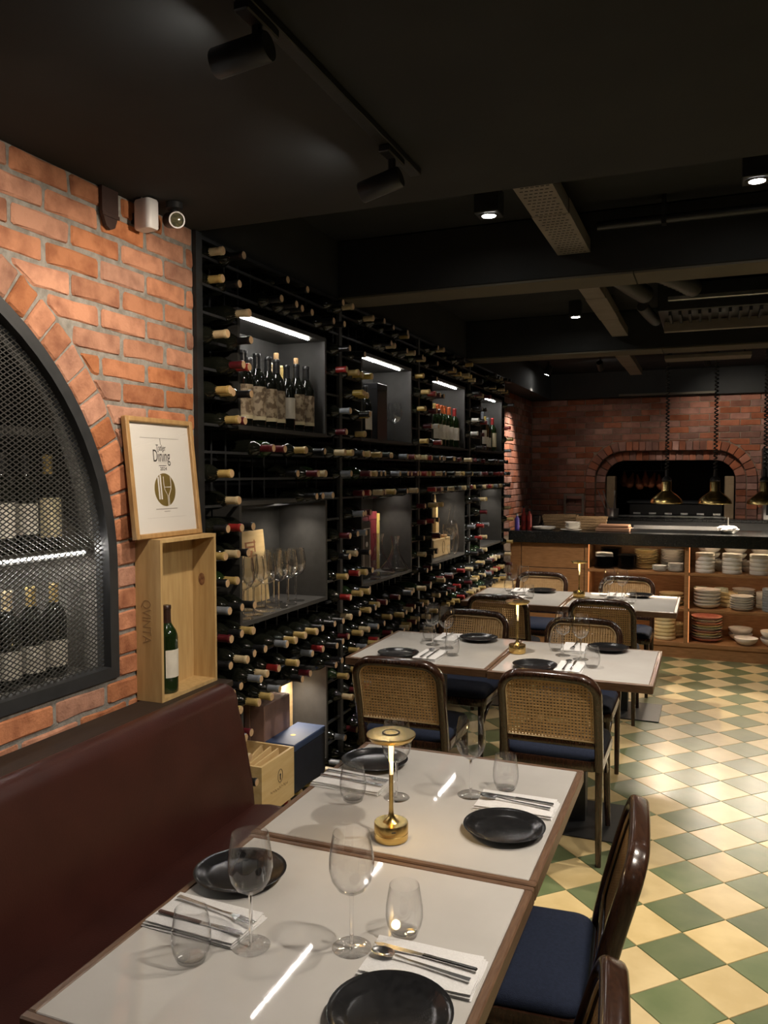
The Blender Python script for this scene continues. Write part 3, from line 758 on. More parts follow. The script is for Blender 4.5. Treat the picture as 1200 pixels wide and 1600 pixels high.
def tumbler(x, y, z, label, group=None):
    t = thing('tumbler', label, 'glass', (x, y, z), 0, group); link('wall', tb_me, t); link('thick_base', tbb_me, t); return t
gx = [(-1.825,2.93),(-1.835,3.03),(-1.93,3.02),(-1.835,3.135),(-1.92,3.12),(-1.83,3.24),(-1.915,3.235),(-1.838,3.345),(-1.85,3.445),(-1.93,3.37)]
for i, (x, y) in enumerate(gx):
    wine_glass(x, y, lz, f'large clear wine glass in first lower niche, {ORD[i//2+1]} from left in {"front" if i % 2 == 0 else "rear"} row', 'glasses in the first lower niche', 1.22, wgn_me)
bz = BZ[0]+.001
cr = thing('open_wooden_crate', 'open pale pine wine crate with oval emblem in lowest niche', 'crate', (-1.82, 2.985, bz))
X0, X1, Y0, Y1, H_ = -.125, .125, -.135, .145, .222
obj('side', MB().box((X1-.012, Y0, .0), (X1, Y1, H_)), 'pine_light', cr); obj('side', MB().box((X0, Y0, 0), (X0+.012, Y1, H_)), 'pine_light', cr)
obj('side', MB().box((X0+.012, Y0, 0), (X1-.012, Y0+.012, H_)), 'pine_light', cr); obj('side', MB().box((X0+.012, Y1-.012, 0), (X1-.012, Y1, H_)), 'pine_light', cr)
obj('bottom', MB().box((X0+.012, Y0+.012, 0), (X1-.012, Y1-.012, .01)), 'pine_light', cr)
for k, (dx, rz) in enumerate(((.02, .22), (.05, .12), (.08, .06))): obj('slat', MB().box((-.005, -.125, .02), (.003, .115, .225-.004*k)), 'pine_light', cr, loc=(dx, 0, 0), rot=(0, -.05, rz))
em = MB(); ring = [(.0, .02*math.cos(a), .028*math.sin(a)) for a in [2*PI*i/24 for i in range(24)]]
em.tube(ring, .0012, 5, up=(1,0,0), closed=True); em.lathe([(0,0),(.006,.0),(.006,.001),(0,.001)], 10, M=Matrix.Translation((0,0,.004)) @ Matrix.Rotation(PI/2, 4, 'Y')); em.box((-.0005,-.003,-.018),(.0008,.003,.004))
obj('emblem', em, 'ink', cr, loc=(X1+.0006, .02, .135))
sc_ = MB(); sc_.tube([(0, -.075+.15*i/30, .007*math.sin(i*1.7)*(1 if i % 3 else .3)) for i in range(31)], .0011, 4, up=(1,0,0)); obj('script_line', sc_, 'ink_faint', cr, loc=(X1+.0006, .01, .085))
bb = thing('blue_gift_box', 'dark blue lidded wine box lying in lowest niche', 'box', (-1.775, 3.30, bz))
obj('box_body', MB().bbox((-.075, -.155, 0), (.075, .155, .19), .003), 'blue_card_dark', bb); obj('lid', MB().bbox((-.077, -.157, .1905), (.077, .157, .222), .004), 'blue_card', bb)
obj('gold_stamp', MB().lathe([(0,0),(.013,0),(.013,.0006),(0,.0006)], 16), 'gold_foil', bb, loc=(0, -.03, .2222))
pb = thing('brown_gift_box', 'mauve-brown gift box standing in lowest niche behind crate', 'box', (-1.89, 3.255, bz)); 
obj('box_body', MB().bbox((-.035, -.115, 0), (.04, .125, .385), .004), 'brown_card', pb); obj('lid', MB().bbox((-.065, -.117, 0), (-.0355, .127, .387), .003), 'brown_card', pb)
pw = thing('pine_wine_box', 'tall pale pine wine box at back of lowest niche', 'box', (-1.995, 3.42, bz)); obj('box_body', MB().bbox((-.03, -.20, 0), (.03, .20, .44), .003), 'pine_light', pw); obj('lid_seam', MB().box((.0302, -.14, .40), (.031, -.13, .42)), 'pine_knot', pw)
# ---- bay two
stand_bottle(-1.825, 4.245, u, 'bottle with tall white label beside the black box', 'dark', 'black', 'tall', -.1)
bx = thing('black_gift_box', 'tall black gift box standing in second upper niche', 'box', (-1.89, 4.492, u), .0); obj('box_body', MB().bbox((-.07, -.077, 0), (.07, .077, .30), .003), 'black_card', bx); obj('lid_edge', MB().bbox((-.071, -.078, .3003), (.071, .078, .335), .003), 'black_card', bx)
wine_glass(-1.835, 4.735, u, 'large empty wine glass right of the black box', 'glasses in the second upper niche', 1.15, wgn_me); wine_glass(-1.93, 4.765, u, 'wine glass half hidden behind black box edge', 'glasses in the second upper niche', 1.15, wgn_me)
fb = thing('framed_black_box', 'black box with white framed front in second lower niche', 'box', (-1.91, 4.345, lz)); obj('box_body', MB().bbox((-.03, -.062, 0), (.05, .062, .335), .003), 'black_card', fb)
bw = MB(); 
for (a, b_, c, d) in ((-.048,.048,.05,.055),(-.048,.048,.29,.295),(-.048,-.043,.05,.295),(.043,.048,.05,.295)): bw.box((.0502, a, c), (.0507, b_, d))
bw.lathe([(0,0),(.016,0),(.016,.0005),(0,.0005)], 16, M=Matrix.Translation((.0502, 0, .20)) @ Matrix.Rotation(PI/2, 4, 'Y')); obj('white_border', bw, 'paper', fb)
for i, (y, m_, h_, l_) in enumerate(((4.575,'maroon_card',.395,'tall maroon gift box in second lower niche'),(4.715,'maroon_card',.375,'maroon gift box beside the narrow yellow one'),(4.812,'yellow_card',.36,'narrow yellow gift box in second lower niche'))):
    o = thing('gift_box', l_, 'box', (-2.008, y, lz)); obj('box_body', MB().bbox((-.03, -.068 if i < 2 else -.022, 0), (.03, .068 if i < 2 else .022, h_-.05), .003), m_, o); obj('lid', MB().bbox((-.031, -.069 if i < 2 else -.023, h_-.0495), (.031, .069 if i < 2 else .023, h_), .003), m_, o)
DEC = [(0,.0),(.085,.0),(.1,.008),(.102,.018),(.09,.035),(.06,.075),(.033,.125),(.024,.17),(.026,.21),(.036,.245),(.0345,.245),(.0245,.21),(.0225,.17),(.0315,.125),(.0585,.076),(.088,.036),(.0995,.019),(.097,.010),(.084,.003),(0,.003)]
dec_me = MB().lathe(DEC, 32).mesh('vessel', 'glass_decanter', 60); dbase = MB().lathe([(0,.0005),(.08,.0005),(.09,.004),(.06,.006),(0,.004)], 28).mesh('thick_base', 'glass_foot', 60)
for x, y, l_, sc in ((-1.872, 4.555, 'wide-bottomed glass decanter, tallest in second lower niche', 1.02), (-1.845, 4.765, 'glass decanter at right of second lower niche', .9), (-1.812, 4.33, 'small glass decanter before the framed black box', .45)):
    t = thing('decanter', l_, 'decanter', (x, y, lz), 0, 'decanters in the second lower niche'); t.scale = (sc,)*3; link('vessel', dec_me, t); link('thick_base', dbase, t)
# ---- bay three
G3 = 'white-labelled bottles in third upper niche'
for i, (x, y, cp) in enumerate(((-1.828,5.485,'gold'),(-1.828,5.568,'orange'),(-1.828,5.650,'orange'),(-1.828,5.732,'orange'),(-1.92,5.80,'red'),(-1.828,5.845,'orange'),(-1.92,5.90,'cream'),(-1.828,5.985,'red'))):
    stand_bottle(x, y, u, f'green bottle with white label in third upper niche, {ORD[i+1]} from left', 'green', cp, 'tall' if i < 4 else 'white', -.2, G3)
wc = thing('small_wooden_crate', 'small pale wooden crate holding corks in third lower niche', 'crate', (-1.90, 5.76, lz)); obj('box_body', MB().bbox((-.05, -.20, 0), (.05, .20, .13), .003), 'pine_light', wc)
o = MB(); ring = [(0, .03*math.cos(2*PI*i/20), .045*math.sin(2*PI*i/20)) for i in range(20)]; o.tube(ring, .002, 5, up=(1,0,0), closed=True); obj('oval_print', o, 'ink_faint', wc, loc=(.0505, .03, .065))
tw_ = thing('wooden_tower', 'slim pale wooden tower ornament standing in third lower niche', 'ornament', (-1.965, 6.00, lz+.0))
obj('tower_base', MB().bbox((-.0, -.035, 0), (.05, .035, .24), .003), 'pine_light', tw_, loc=(-.05,0,0)); obj('tower_shaft', MB().bbox((-.02, -.022, .24), (.02, .022, .36), .003), 'pine_light', tw_, loc=(-.025,0,0)); obj('tower_spire', MB().lathe([(.017,.36),(.012,.39),(.008,.43),(.004,.465),(0,.467)], 10), 'pine_light', tw_, 40, loc=(-.025,0,0))
for i, (dx, dy_, dz_, a) in enumerate(((.0,-.08,.1425,.4),(.02,-.02,.1425,1.3),(-.02,.05,.1425,2.2),(.01,-.012,.166,1.5),(.03,.10,.1425,.9),(.0,-.055,.166,.6))):
    c = obj('wine_cork', MB().lathe([(0,-.024),(.011,-.024),(.0118,-.022),(.0118,.022),(.011,.024),(0,.024)], 12, M=Matrix.Rotation(a, 4, 'Z') @ Matrix.Rotation(PI/2, 4, 'Y')), 'cork', None, 40, loc=(-1.90+dx, 5.76+dy_, lz+dz_)); tag(c, f'used wine cork heaped on small crate, {ORD[i+1]} from left', 'cork', 'corks on the small crate')
sd = thing('snail_decanter', 'curled glass decanter with looping tube in third lower niche', 'decanter', (-1.803, 5.84, lz))
pth = [(0, .085*math.cos(a)+.03, .125+.115*math.sin(a)) for a in [PI*.9-(PI*1.75)*i/36 for i in range(37)]]; mb = MB(); mb.tube(pth, .024, 14, up=(1,0,0), scl=[.55+.45*min(1, i/10) for i in range(37)])
obj('loop_tube', mb, 'glass_decanter', sd, 60)
mb = MB(); mb.lathe([(.03,.12),(.05,.16),(.052,.20),(.05,.235),(.0485,.235),(.0505,.20),(.0485,.161),(.029,.122)], 20); mb.tube([(0,-.01,.20),(0,.02,.26),(0,.05,.33),(0,.075,.385)], .02, 12, up=(1,0,0), scl=[1.2,1,.9,1]); obj('bowl_and_spout', mb, 'glass_decanter', sd, 60, loc=(0,-.045,0))
# ---- bay four
for i, (x, y, gl, cp, lb, sc) in enumerate(((-1.83,6.80,'dark','grey','tall',1.12),(-1.835,6.915,'brown','yellow','white_low',1.0),(-1.84,7.02,'dark','grey','white_low',.98),(-1.826,7.15,'green','red','cream',1.0))):
    stand_bottle(x, y, u, ('tall bottle with grey capsule at left', 'amber bottle with yellow capsule', 'dark bottle with grey capsule', 'green bottle with red capsule and cream label')[i]+' of fourth upper niche', gl, cp, lb, -.15, 'bottles in the fourth upper niche', False, sc)
pc = thing('pine_wine_case', 'flat pale pine wine case jutting from fourth lowest niche', 'box', (-1.755, 6.90, bz)); obj('box_body', MB().bbox((-.20, -.28, 0), (.16, .28, .43), .004), 'pine_light', pc); obj('lid', MB().bbox((-.20, -.24, .4305), (.17, .30, .462), .004), 'pine_light', pc)

# ------------------------------------------------------------------ banquette and what stands behind it
bq = thing('banquette', 'long dark burgundy leather banquette along the brick wall', 'banquette', (-1.4, 1.0, 0))
BO = Vector((-1.4, 1.0, 0))
def BLc(mb): mb.v = [tuple(Vector(p)-BO) for p in mb.v]; return mb
ya, yb = -1.2, 2.39
def extr(poly, y0, y1, rnd_end=.03):
    """section in x,z extruded along y with softened ends"""
    mb = MB(); n = len(poly); cx = sum(p[0] for p in poly)/n; cz = sum(p[1] for p in poly)/n
    st = [(y0, .0)]
    st += [(y1-rnd_end*(1-math.sin(a)), rnd_end*(1-math.cos(a))*.8) for a in (0, .4, .8, 1.2, PI/2)]
    for y, k in st:
        for x, z in poly:
            L = math.hypot(x-cx, z-cz); mb.v.append((x-(x-cx)/L*k, y, z-(z-cz)/L*k))
    for i in range(len(st)-1):
        for j in range(n): q = (j+1) % n; mb.f.append((i*n+j, i*n+q, (i+1)*n+q, (i+1)*n+j))
    mb.f += [tuple(range(n)), tuple(reversed(range((len(st)-1)*n, len(st)*n)))]; mb.mi = [0]*len(mb.f); return mb
back = [(-1.445,.44),(-1.452,.52),(-1.478,.70),(-1.505,.80)]+[(-1.560+.052*math.cos(a), .815+.058*math.sin(a)) for a in (.2,.5,.9,1.3,1.7,2.1,2.5,2.9)]+[(-1.615,.44)]
obj('backrest', BLc(extr(back, ya, yb)), 'leather', bq, 50)
seat = [(-1.45,.36),(-1.45,.455),(-1.40,.463),(-1.08,.463),(-1.03,.455),(-1.005,.43),(-1.0,.40),(-1.005,.36)]
obj('seat', BLc(extr(seat, ya, yb, .025)), 'leather', bq, 50)
obj('base', BLc(MB().box((-1.45, ya, 0), (-1.06, yb-.03, .36))), 'ledge_wood', bq)
lg = thing('wall_ledge', 'dark wooden ledge between banquette back and brick wall', 'ledge', (-1.70, 1.0, 0)); 
obj('ledge_board', MB().bbox((-.068, -2.2, .815), (.075, 1.535, .838), .003), 'ledge_wood', lg); obj('ledge_carcass', MB().box((-.066, -2.2, 0), (.07, 1.53, .815)), 'ledge_wood', lg)
# upright wine crate with a bottle in it
wb_ = thing('upright_wine_crate', 'open pine wine crate standing upright on ledge with lettering on side', 'crate', (-1.7275, 2.345, .8385))
w_, d_, H_ = .162, .0515, .545; t_ = .012
obj('side', MB().box((-d_, -w_, 0), (d_, -w_+t_, H_)), 'pine', wb_); obj('side', MB().box((-d_, w_-t_, 0), (d_, w_, H_)), 'pine', wb_)
obj('top', MB().box((-d_, -w_+t_, H_-t_), (d_, w_-t_, H_)), 'pine', wb_); obj('bottom', MB().box((-d_, -w_+t_, 0), (d_, w_-t_, t_)), 'pine', wb_); obj('back', MB().box((-d_, -w_+t_, t_), (-d_+.008, w_-t_, H_-t_)), 'pine', wb_)
kn = MB().lathe([(0,.001),(.013,.0008),(.018,0)], 14); obj('wood_knot', kn, 'pine_knot', wb_, loc=(-.004, w_-t_-.0003, .375), rot=(PI/2, 0, 0)).scale = (.8, 1.3, 1)
o = link('lettering', text_mesh('QVINTA', .05, 'ink_faint', .8), wb_, (-.008, -w_-.0006, .27)); o.rotation_euler = (PI/2, PI/2, 0)
stand_bottle(-1.722, 2.272, .8385+t_+.0005, 'green wine bottle with white label standing inside the upright crate', 'green', 'brown', 'white', .35)
# framed certificate leaning on the wall
pf = thing('framed_certificate', 'wood-framed white dining certificate with gold round emblem leaning on brick', 'picture', (-1.723, 2.297, 1.3845)); pf.rotation_euler = (0, -.10, 0)
fw_, fh = .182, .408; bd_ = .018
for nm, lo, hi in (('frame_side', (-.011, -fw_, 0), (.011, -fw_+bd_, fh)), ('frame_side', (-.011, fw_-bd_, 0), (.011, fw_, fh)), ('frame_side', (-.011, -fw_+bd_, 0), (.011, fw_-bd_, bd_)), ('frame_side', (-.011, -fw_+bd_, fh-bd_), (.011, fw_-bd_, fh))):
    obj(nm, MB().bbox(lo, hi, .003), 'frame_wood', pf)
sheet = obj('paper_sheet', MB().box((-.008, -fw_+bd_, bd_), (-.002, fw_-bd_, fh-bd_)), 'paper', pf)
obj('glazing', MB().box((.003, -fw_+bd_, bd_), (.0045, fw_-bd_, fh-bd_)), 'picture_glass', pf)
def flat(me, y, z, sc=(1, 1, 1)):
    o = link('lettering', me, sheet, (-.0016, y, z)); o.rotation_euler = (PI/2, 0, PI/2); o.scale = sc; return o
flat(text_mesh('Tatler', .030, 'ink', .72, .0002), .0, .307); flat(text_mesh('Dining', .050, 'ink', .72, .0002), .0, .278, (1, 1.2, 1)); flat(text_mesh('2024', .017, 'ink', 1.1, .0002), .005, .235)
def strip(mt, *bs):
    mb = MB()
    for y0, y1, z0, z1 in bs: mb.box((-.0019, y0, z0), (-.0014, y1, z1))
    return obj('printed_line', mb, mt, sheet)
strip('ink', (-.105, .105, .3400, .3409), (-.0008, .0008, .318, .340), (-.018, .022, .2455, .2475)); strip('ink_grey', (-.03, .03, .2555, .2563), (-.055, .062, .0955, .0985), (-.012, .02, .087, .0892), (-.105, .105, .068, .0685))
dk = MB().lathe([(0,0),(.057,0),(.057,.0004),(0,.0004)], 48); em = obj('gold_emblem', dk, 'gold_foil', sheet, loc=(-.0019, .003, .163), rot=(0, PI/2, 0))
obj('fork_tine', MB().box((-.0014, -.034, .130), (-.0010, -.027, .208)), 'paper', sheet); obj('fork_tine', MB().box((-.0014, -.022, .130), (-.0010, -.015, .214)), 'paper', sheet)
gl = MB()
for sg in (-1, 1):
    pts = [(0, .019+sg*.019, .232), (0, .019+sg*.0195, .205), (0, .019+sg*.017, .188), (0, .019+sg*.008, .174), (0, .019+sg*.003, .166), (0, .019+sg*.003, .132)]
    gl.tube(pts, .0011, 4, up=(1, 0, 0))
gl.box((-.0004, .002, .195), (.0004, .036, .197)); obj('glass_outline', gl, 'paper', sheet, loc=(-.0010, -.002, -.024))
# devices high on the brick wall
ms_ = thing('motion_sensor', 'white wall-mounted motion sensor near the ceiling', 'sensor', (XW+.055, 2.200, 2.405), -.15); ms_.scale = (1.05, 1.0, 1.1)
mb = MB(); mb.sweep([(0,0,-.005),(0,0,.0),(0,0,.075),(0,0,.082)], rsec(.07, .052, .014), up=(0,1,0), scl=[.9,1,1,.9]); obj('housing', mb, 'white_plastic', ms_, 50); obj('lens_window', MB().bbox((.022, -.022, .008), (.029, .022, .052), .003), 'paper', ms_); obj('cable_loop', MB().tube([(.0, .0+.02*math.cos(a), .075+.028*math.sin(a)) for a in [PI*i/10 for i in range(11)]], .003, 6, up=(1,0,0)), 'white_plastic', ms_); obj('wall_bracket', MB().box((-.06, -.01, .02), (-.024, .01, .05)), 'black_metal', ms_)
sc_c = thing('security_camera', 'black bullet security camera under the ceiling', 'camera', (-1.66, 2.262, 2.497))
obj('mount', MB().lathe([(.0,.0),(.028,0),(.028,-.02),(.012,-.025),(.012,-.04),(0,-.04)], 16), 'black_metal', sc_c, 40)
Rm = Matrix.Translation((0, 0, -.055)) @ Vector((.75, -.62, -.25)).to_track_quat('Z', 'Y').to_matrix().to_4x4()
obj('barrel', MB().lathe([(0,-.07),(.022,-.07),(.026,-.062),(.026,.03),(.0,.03)], 20, M=Rm), 'black_metal', sc_c, 40); obj('front_ring', MB().lathe([(.0225,.0305),(.0265,.0305),(.0265,.036),(.0225,.036),(.0225,.0305)], 24, M=Rm), 'white_plastic', sc_c, 40); obj('lens', MB().lathe([(.0222,.0305),(.018,.033),(0,.034)], 20, M=Rm), 'lens_glass', sc_c, 40)
br = thing('wall_bracket', 'dark brown rounded metal bracket on brick beside motion sensor', 'bracket', (XW+.004, 2.075, 2.40)); mb = MB()
mb.prism([(-.038,.098),(-.038,.02),(-.02,-.02),(0,-.03),(.02,-.02),(.036,.02),(.036,.098)], lambda a, b, d, e: (.0+(.012 if d else 0), a, b)); obj('plate', mb, 'brown_steel', br); obj('lip', MB().bbox((.012, -.04, .008), (.016, .038, .02), .001), 'brown_steel', br)

# ------------------------------------------------------------------ tables
TZ = .74
def table(x0, x1, y0, y1, label, base_off=(0, 0), bx=.21, by=.21):
    cx, cy = (x0+x1)/2, (y0+y1)/2; t = thing('dining_table', label, 'table', (cx, cy, 0), 0, 'square dining tables')
    hw, hd = (x1-x0)/2, (y1-y0)/2; e = .018
    obj('table_top', MB().bbox((-hw+e, -hd+e, TZ-.022), (hw-e, hd-e, TZ), .0015), 'stone_top', t)
    for sy in (-1, 1): obj('edge_band', MB().bbox((-hw, min(sy*hd, sy*(hd-e)), TZ-.036), (hw, max(sy*hd, sy*(hd-e)), TZ), .003), 'table_edge', t)
    for sx in (-1, 1): obj('edge_band', MB().bbox((min(sx*hw, sx*(hw-e)), -hd+e, TZ-.036), (max(sx*hw, sx*(hw-e)), hd-e, TZ), .003), 'table_edge_y', t)
    obj('under_board', MB().box((-hw+e, -hd+e, TZ-.036), (hw-e, hd-e, TZ-.0225)), 'table_edge', t)
    obj('column', MB().box((-.04+base_off[0], -.04+base_off[1], .008), (.04+base_off[0], .04+base_off[1], TZ-.05)), 'black_metal', t); obj('top_plate', MB().box((-.2, -.2, TZ-.05), (.2, .2, TZ-.0365)), 'black_metal', t)
    obj('base_plate', MB().bbox((-bx+base_off[0], -by+base_off[1], 0), (bx+base_off[0], by+base_off[1], .0075), .002), 'black_metal', t)
    return t
T1 = (-1.005, -.323, .935, 1.640); T2 = (-1.012, -.323, 1.646, 2.352)
M1 = (-1.577, -.893, 3.420, 4.113); M2 = (-.889, -.197, 3.405, 4.098); F1 = (-1.553, -.880, 5.240, 5.945); F2 = (-.876, -.172, 5.250, 5.960)
table(*T1, 'white-topped square table nearest the camera beside the banquette', (-.08, 0)); table(*T2, 'white-topped table behind the nearest one, carrying the brass lamp foot', (-.08, 0))
table(*M1, 'left white-topped table of the middle pair by the wine rack'); table(*M2, 'right white-topped table of the middle pair', (0, 0)); table(*F1, 'left white-topped table of the farthest pair'); table(*F2, 'right white-topped table of the farthest pair', (.0, 0), .25)

# ------------------------------------------------------------------ chairs (front is +y)
def make_chair():
    t = thing('dining_chair', 'dark bentwood chair with cane back and blue cushion', 'chair', (0,0,0), 0, 'cane-back dining chairs')
    S = rsec(.026, .036, .008, 2)
    for s_ in (-1, 1):
        obj('leg', MB().sweep([(s_*.192,-.190,.0),(s_*.192,-.196,.12),(s_*.192,-.197,.28),(s_*.192,-.195,.40)], rsec(.028,.036,.008,2), up=(0,1,0), scl=[.8,.92,1,1.05]), 'chair_wood', t, 50)
        obj('leg', MB().sweep([(s_*.185,.205,.008),(s_*.183,.192,.12),(s_*.180,.180,.28),(s_*.178,.172,.40)], rsec(.030,.030,.010,2), up=(0,1,0), scl=[.75,.88,1,1.1]), 'chair_wood', t, 50)
        obj('brace', MB().tube([(s_*.181, .165-.005, .27), (s_*.183, .13, .315), (s_*.186, .07, .355), (s_*.19, .0, .385)], .009, 8, up=(1,0,0)), 'chair_wood', t, 60)
    # back loop, leaning backwards
    def bk(x, z): k = max(0, z-.40); return (x, -.195-.10*(k/.40)**1.25, z)
    W, TOPZ, R_ = .192, .79, .075
    pts = [bk(-W, z) for z in (.40, .47, .54, .61, .66)]+[bk(-W+R_-R_*math.cos(a), TOPZ-R_+R_*math.sin(a)) for a in [PI/2*i/7 for i in range(8)]]
    pts += [bk(x, TOPZ+.004*math.cos(x/W*PI/2)) for x in (-.06, 0, .06)]
    pts += [bk(W-R_+R_*math.sin(a), TOPZ-R_+R_*math.cos(a)) for a in [PI/2*i/7 for i in range(8)]]+[bk(W, z) for z in (.66, .61, .54, .47, .40)]
    obj('back_frame', MB().sweep(pts, rsec(.034, .046, .013, 3), up=(0, 1, 0)), 'chair_wood', t, 60)
    zb = .505; obj('back_rail', MB().sweep([bk(-W+.01, zb), bk(0, zb), bk(W-.01, zb)], rsec(.030, .024, .008, 2), up=(0, 1, 0)), 'chair_wood', t, 60)
    # woven cane panel
    cp = MB(); x0, x1, z0, z1 = -W+.014, W-.014, zb+.012, TOPZ-.014; p = .0135; hw = .0036; R2 = R_-.014
    def hlim(z):
        if z <= z1-R2: return x1
        k = z-(z1-R2); return x1-R2+math.sqrt(max(0, R2*R2-k*k))
    def vlim(x):
        if abs(x) <= x1-R2: return z1
        k = abs(x)-(x1-R2); return z1-R2+math.sqrt(max(0, R2*R2-k*k))
    nz = int((z1-z0)/p); nx = int((x1-x0)/p)
    for i in range(nz+1):
        z = z0+(z1-z0)*i/nz; X = hlim(z)
        if X < .02: continue
        a, b = bk(-X, z), bk(X, z); cp.box((a[0], a[1]-.0012, z-hw), (b[0], a[1]+.0006, z+hw))
    for i in range(nx+1):
        x = x0+(x1-x0)*i/nx; Z = vlim(x); zs = [z0+(Z-z0)*q/6 for q in range(7)]
        cp.sweep([Vector(bk(x, z))+Vector((0, .0006, 0)) for z in zs], [(-hw, -.0008), (hw, -.0008), (hw, .0008), (-hw, .0008)], up=(0, 1, 0))
    obj('cane_panel', cp, 'cane', t)
    # pale cane trim around the panel, front and back
    xi = W-.017; lp = [bk(-xi, zb+.016)]+[bk(-xi, z) for z in (.58, .65)]+[bk(-xi+R2-R2*math.cos(a), TOPZ-.017-R2+R2*math.sin(a)) for a in [PI/2*i/6 for i in range(7)]]+[bk(xi-R2+R2*math.sin(a), TOPZ-.017-R2+R2*math.cos(a)) for a in [PI/2*i/6 for i in range(7)]]+[bk(xi, z) for z in (.65, .58)]+[bk(xi, zb+.016)]
    for dy_ in (.010, -.010): obj('cane_trim', MB().tube([Vector(q)+Vector((0, dy_, 0)) for q in lp], .0032, 6, up=(0,1,0), closed=True), 'cane_trim', t, 60)
    # seat frame and cushion
    def sq(hx, hy, r, z, n=6):
        q = []
        for cx, cy, a in ((hx-r, hy-r, 0), (-hx+r, hy-r, PI/2), (-hx+r, -hy+r, PI), (hx-r, -hy+r, 1.5*PI)):
            for i in range(n+1): q.append((cx+r*math.cos(a+PI/2*i/n), cy+r*math.sin(a+PI/2*i/n)+.005, z))
        return q
    def loft(rs):
        mb = MB(); n = len(rs[0])
        for r_ in rs: mb.v += r_
        for k in range(len(rs)-1):
            for i in range(n): j = (i+1) % n; mb.f.append((k*n+i, k*n+j, (k+1)*n+j, (k+1)*n+i))
        mb.f += [tuple(reversed(range(n))), tuple(range((len(rs)-1)*n, len(rs)*n))]; mb.mi = [0]*len(mb.f); return mb
    obj('seat_frame', loft([sq(.198,.195,.05,.385), sq(.205,.202,.05,.39), sq(.207,.204,.05,.41), sq(.204,.201,.05,.428)]), 'chair_wood', t, 40)
    obj('cushion', loft([sq(.196,.193,.05,.4285), sq(.200,.197,.052,.440), sq(.192,.189,.05,.456), sq(.165,.162,.045,.467), sq(.11,.11,.04,.473), sq(.05,.05,.02,.475)]), 'blue_cloth', t, 60)
    return t
ch0 = make_chair()
spots = [  # x, y, rotation, label
    (-.586, 3.500, 0, 'cane-back chair at near side of the right middle table'),
    (-1.240, 3.490, .02, 'cane-back chair at near side of the left middle table'),
    (-.625, 4.200, PI, 'cane-back chair at far side of the right middle table'),
    (-1.260, 4.230, PI-.03, 'cane-back chair at far side of the left middle table'),
    (-.615, 5.470, 0, 'cane-back chair at near side of the right farthest table'),
    (-1.275, 5.430, 0, 'cane-back chair at near side of the left farthest table'),
    (-.575, 6.150, PI, 'cane-back chair at far side of the right farthest table'),
    (-1.235, 6.190, PI, 'cane-back chair at far side of the left farthest table'),
    (-.428, 1.890, PI/2+.075, 'cane-back chair tucked at side of the lamp table beside the aisle'),
    (-.408, 1.165, PI/2+.10, 'cane-back chair at side of the nearest table, cut by frame bottom')]
for i, (x, y, rz, l_) in enumerate(spots):
    if i == 0: ch0.location = (x, y, 0); ch0.rotation_euler = (0, 0, rz); ch0['label'] = l_
    else: dup(ch0, (x, y, 0), rz, l_)

# ------------------------------------------------------------------ place settings
PL = [(0,.004),(.05,.004),(.056,.0),(.060,.0),(.072,.006),(.092,.0145),(.0975,.0172),(.0985,.0185),(.0965,.0188),(.088,.0158),(.074,.0095),(.064,.0072),(0,.0066)]
plate_me = MB().lathe(PL, 48).mesh('dinner_plate', 'plate_black', 50)
def plate(x, y, label, sc=1.): 
    o = link('dinner_plate', plate_me, None, (x, y, TZ+.0003)); o.scale = (sc,)*3; return tag(o, label, 'plate', 'black dinner plates')
def napkin_mb(seed):
    r2 = random.Random(seed); mb = MB(); L, W = .102, .058
    for k in range(3):
        nx, ny = 10, 6; z0 = .0003+k*.0046; vs = []; fs = []
        for top in (0, 1):
            for i in range(nx+1):
                for j in range(ny+1):
                    u, v = i/nx*2-1, j/ny*2-1; sh = .003*k
                    ed = max(abs(u), abs(v)); zz = z0+top*.0042*(1-max(0, ed-.86)*3.2)+.0008*math.sin(3*u+seed)+.0006*math.sin(4*v+k+seed)
                    if not top: zz = z0+max(0, ed-.9)*.004
                    vs.append((u*(L-sh*.6)+.002*math.sin(v*2+k), v*(W-sh*.5)+.0015*math.sin(u*2.5+k*2), zz))
        m = ny+1; o1 = (nx+1)*m
        for i in range(nx):
            for j in range(ny):
                a = i*m+j; fs += [(o1+a, o1+a+m, o1+a+m+1, o1+a+1), (a, a+1, a+m+1, a+m)]
        for i in range(nx): fs += [(i*m, (i+1)*m, o1+(i+1)*m, o1+i*m), (i*m+ny, o1+i*m+ny, o1+(i+1)*m+ny, (i+1)*m+ny)]
        for j in range(ny): fs += [(j, o1+j, o1+j+1, j+1), (nx*m+j, nx*m+j+1, o1+nx*m+j+1, o1+nx*m+j)]
        mb.add(vs, fs)
    return mb
nap_me = [napkin_mb(s_).mesh('napkin', 'linen', 50) for s_ in (1, 2, 3)]
def napkin(x, y, rz, label, k=0):
    o = link('napkin', nap_me[k % 3], None, (x, y, TZ), (0, 0, rz)); return tag(o, label, 'napkin', 'folded white napkins')
def flat_shape(outline, th, bend=None):
    mb = MB(); n = len(outline); zf = bend or (lambda x: 0)
    mb.v = [(x, y, zf(x)) for x, y in outline]+[(x, y, zf(x)+th) for x, y in outline]
    mb.f = [tuple(range(n, 2*n)), tuple(reversed(range(n)))]+[(i, (i+1) % n, n+(i+1) % n, n+i) for i in range(n)]; mb.mi = [0]*len(mb.f); return mb
kn_blade = flat_shape([(.005,-.004),(.085,-.0035),(.099,.001),(.09,.0075),(.06,.0085),(.005,.004)], .0016).mesh('blade', 'cutlery_steel')
kn_handle = MB().bbox((-.095, -.0045, 0), (.006, .0045, .0045), .0018).mesh('handle', 'cutlery_steel'); kn_handle_b = MB().bbox((-.095, -.0045, 0), (.006, .0045, .0045), .0018).mesh('handle', 'knife_handle')
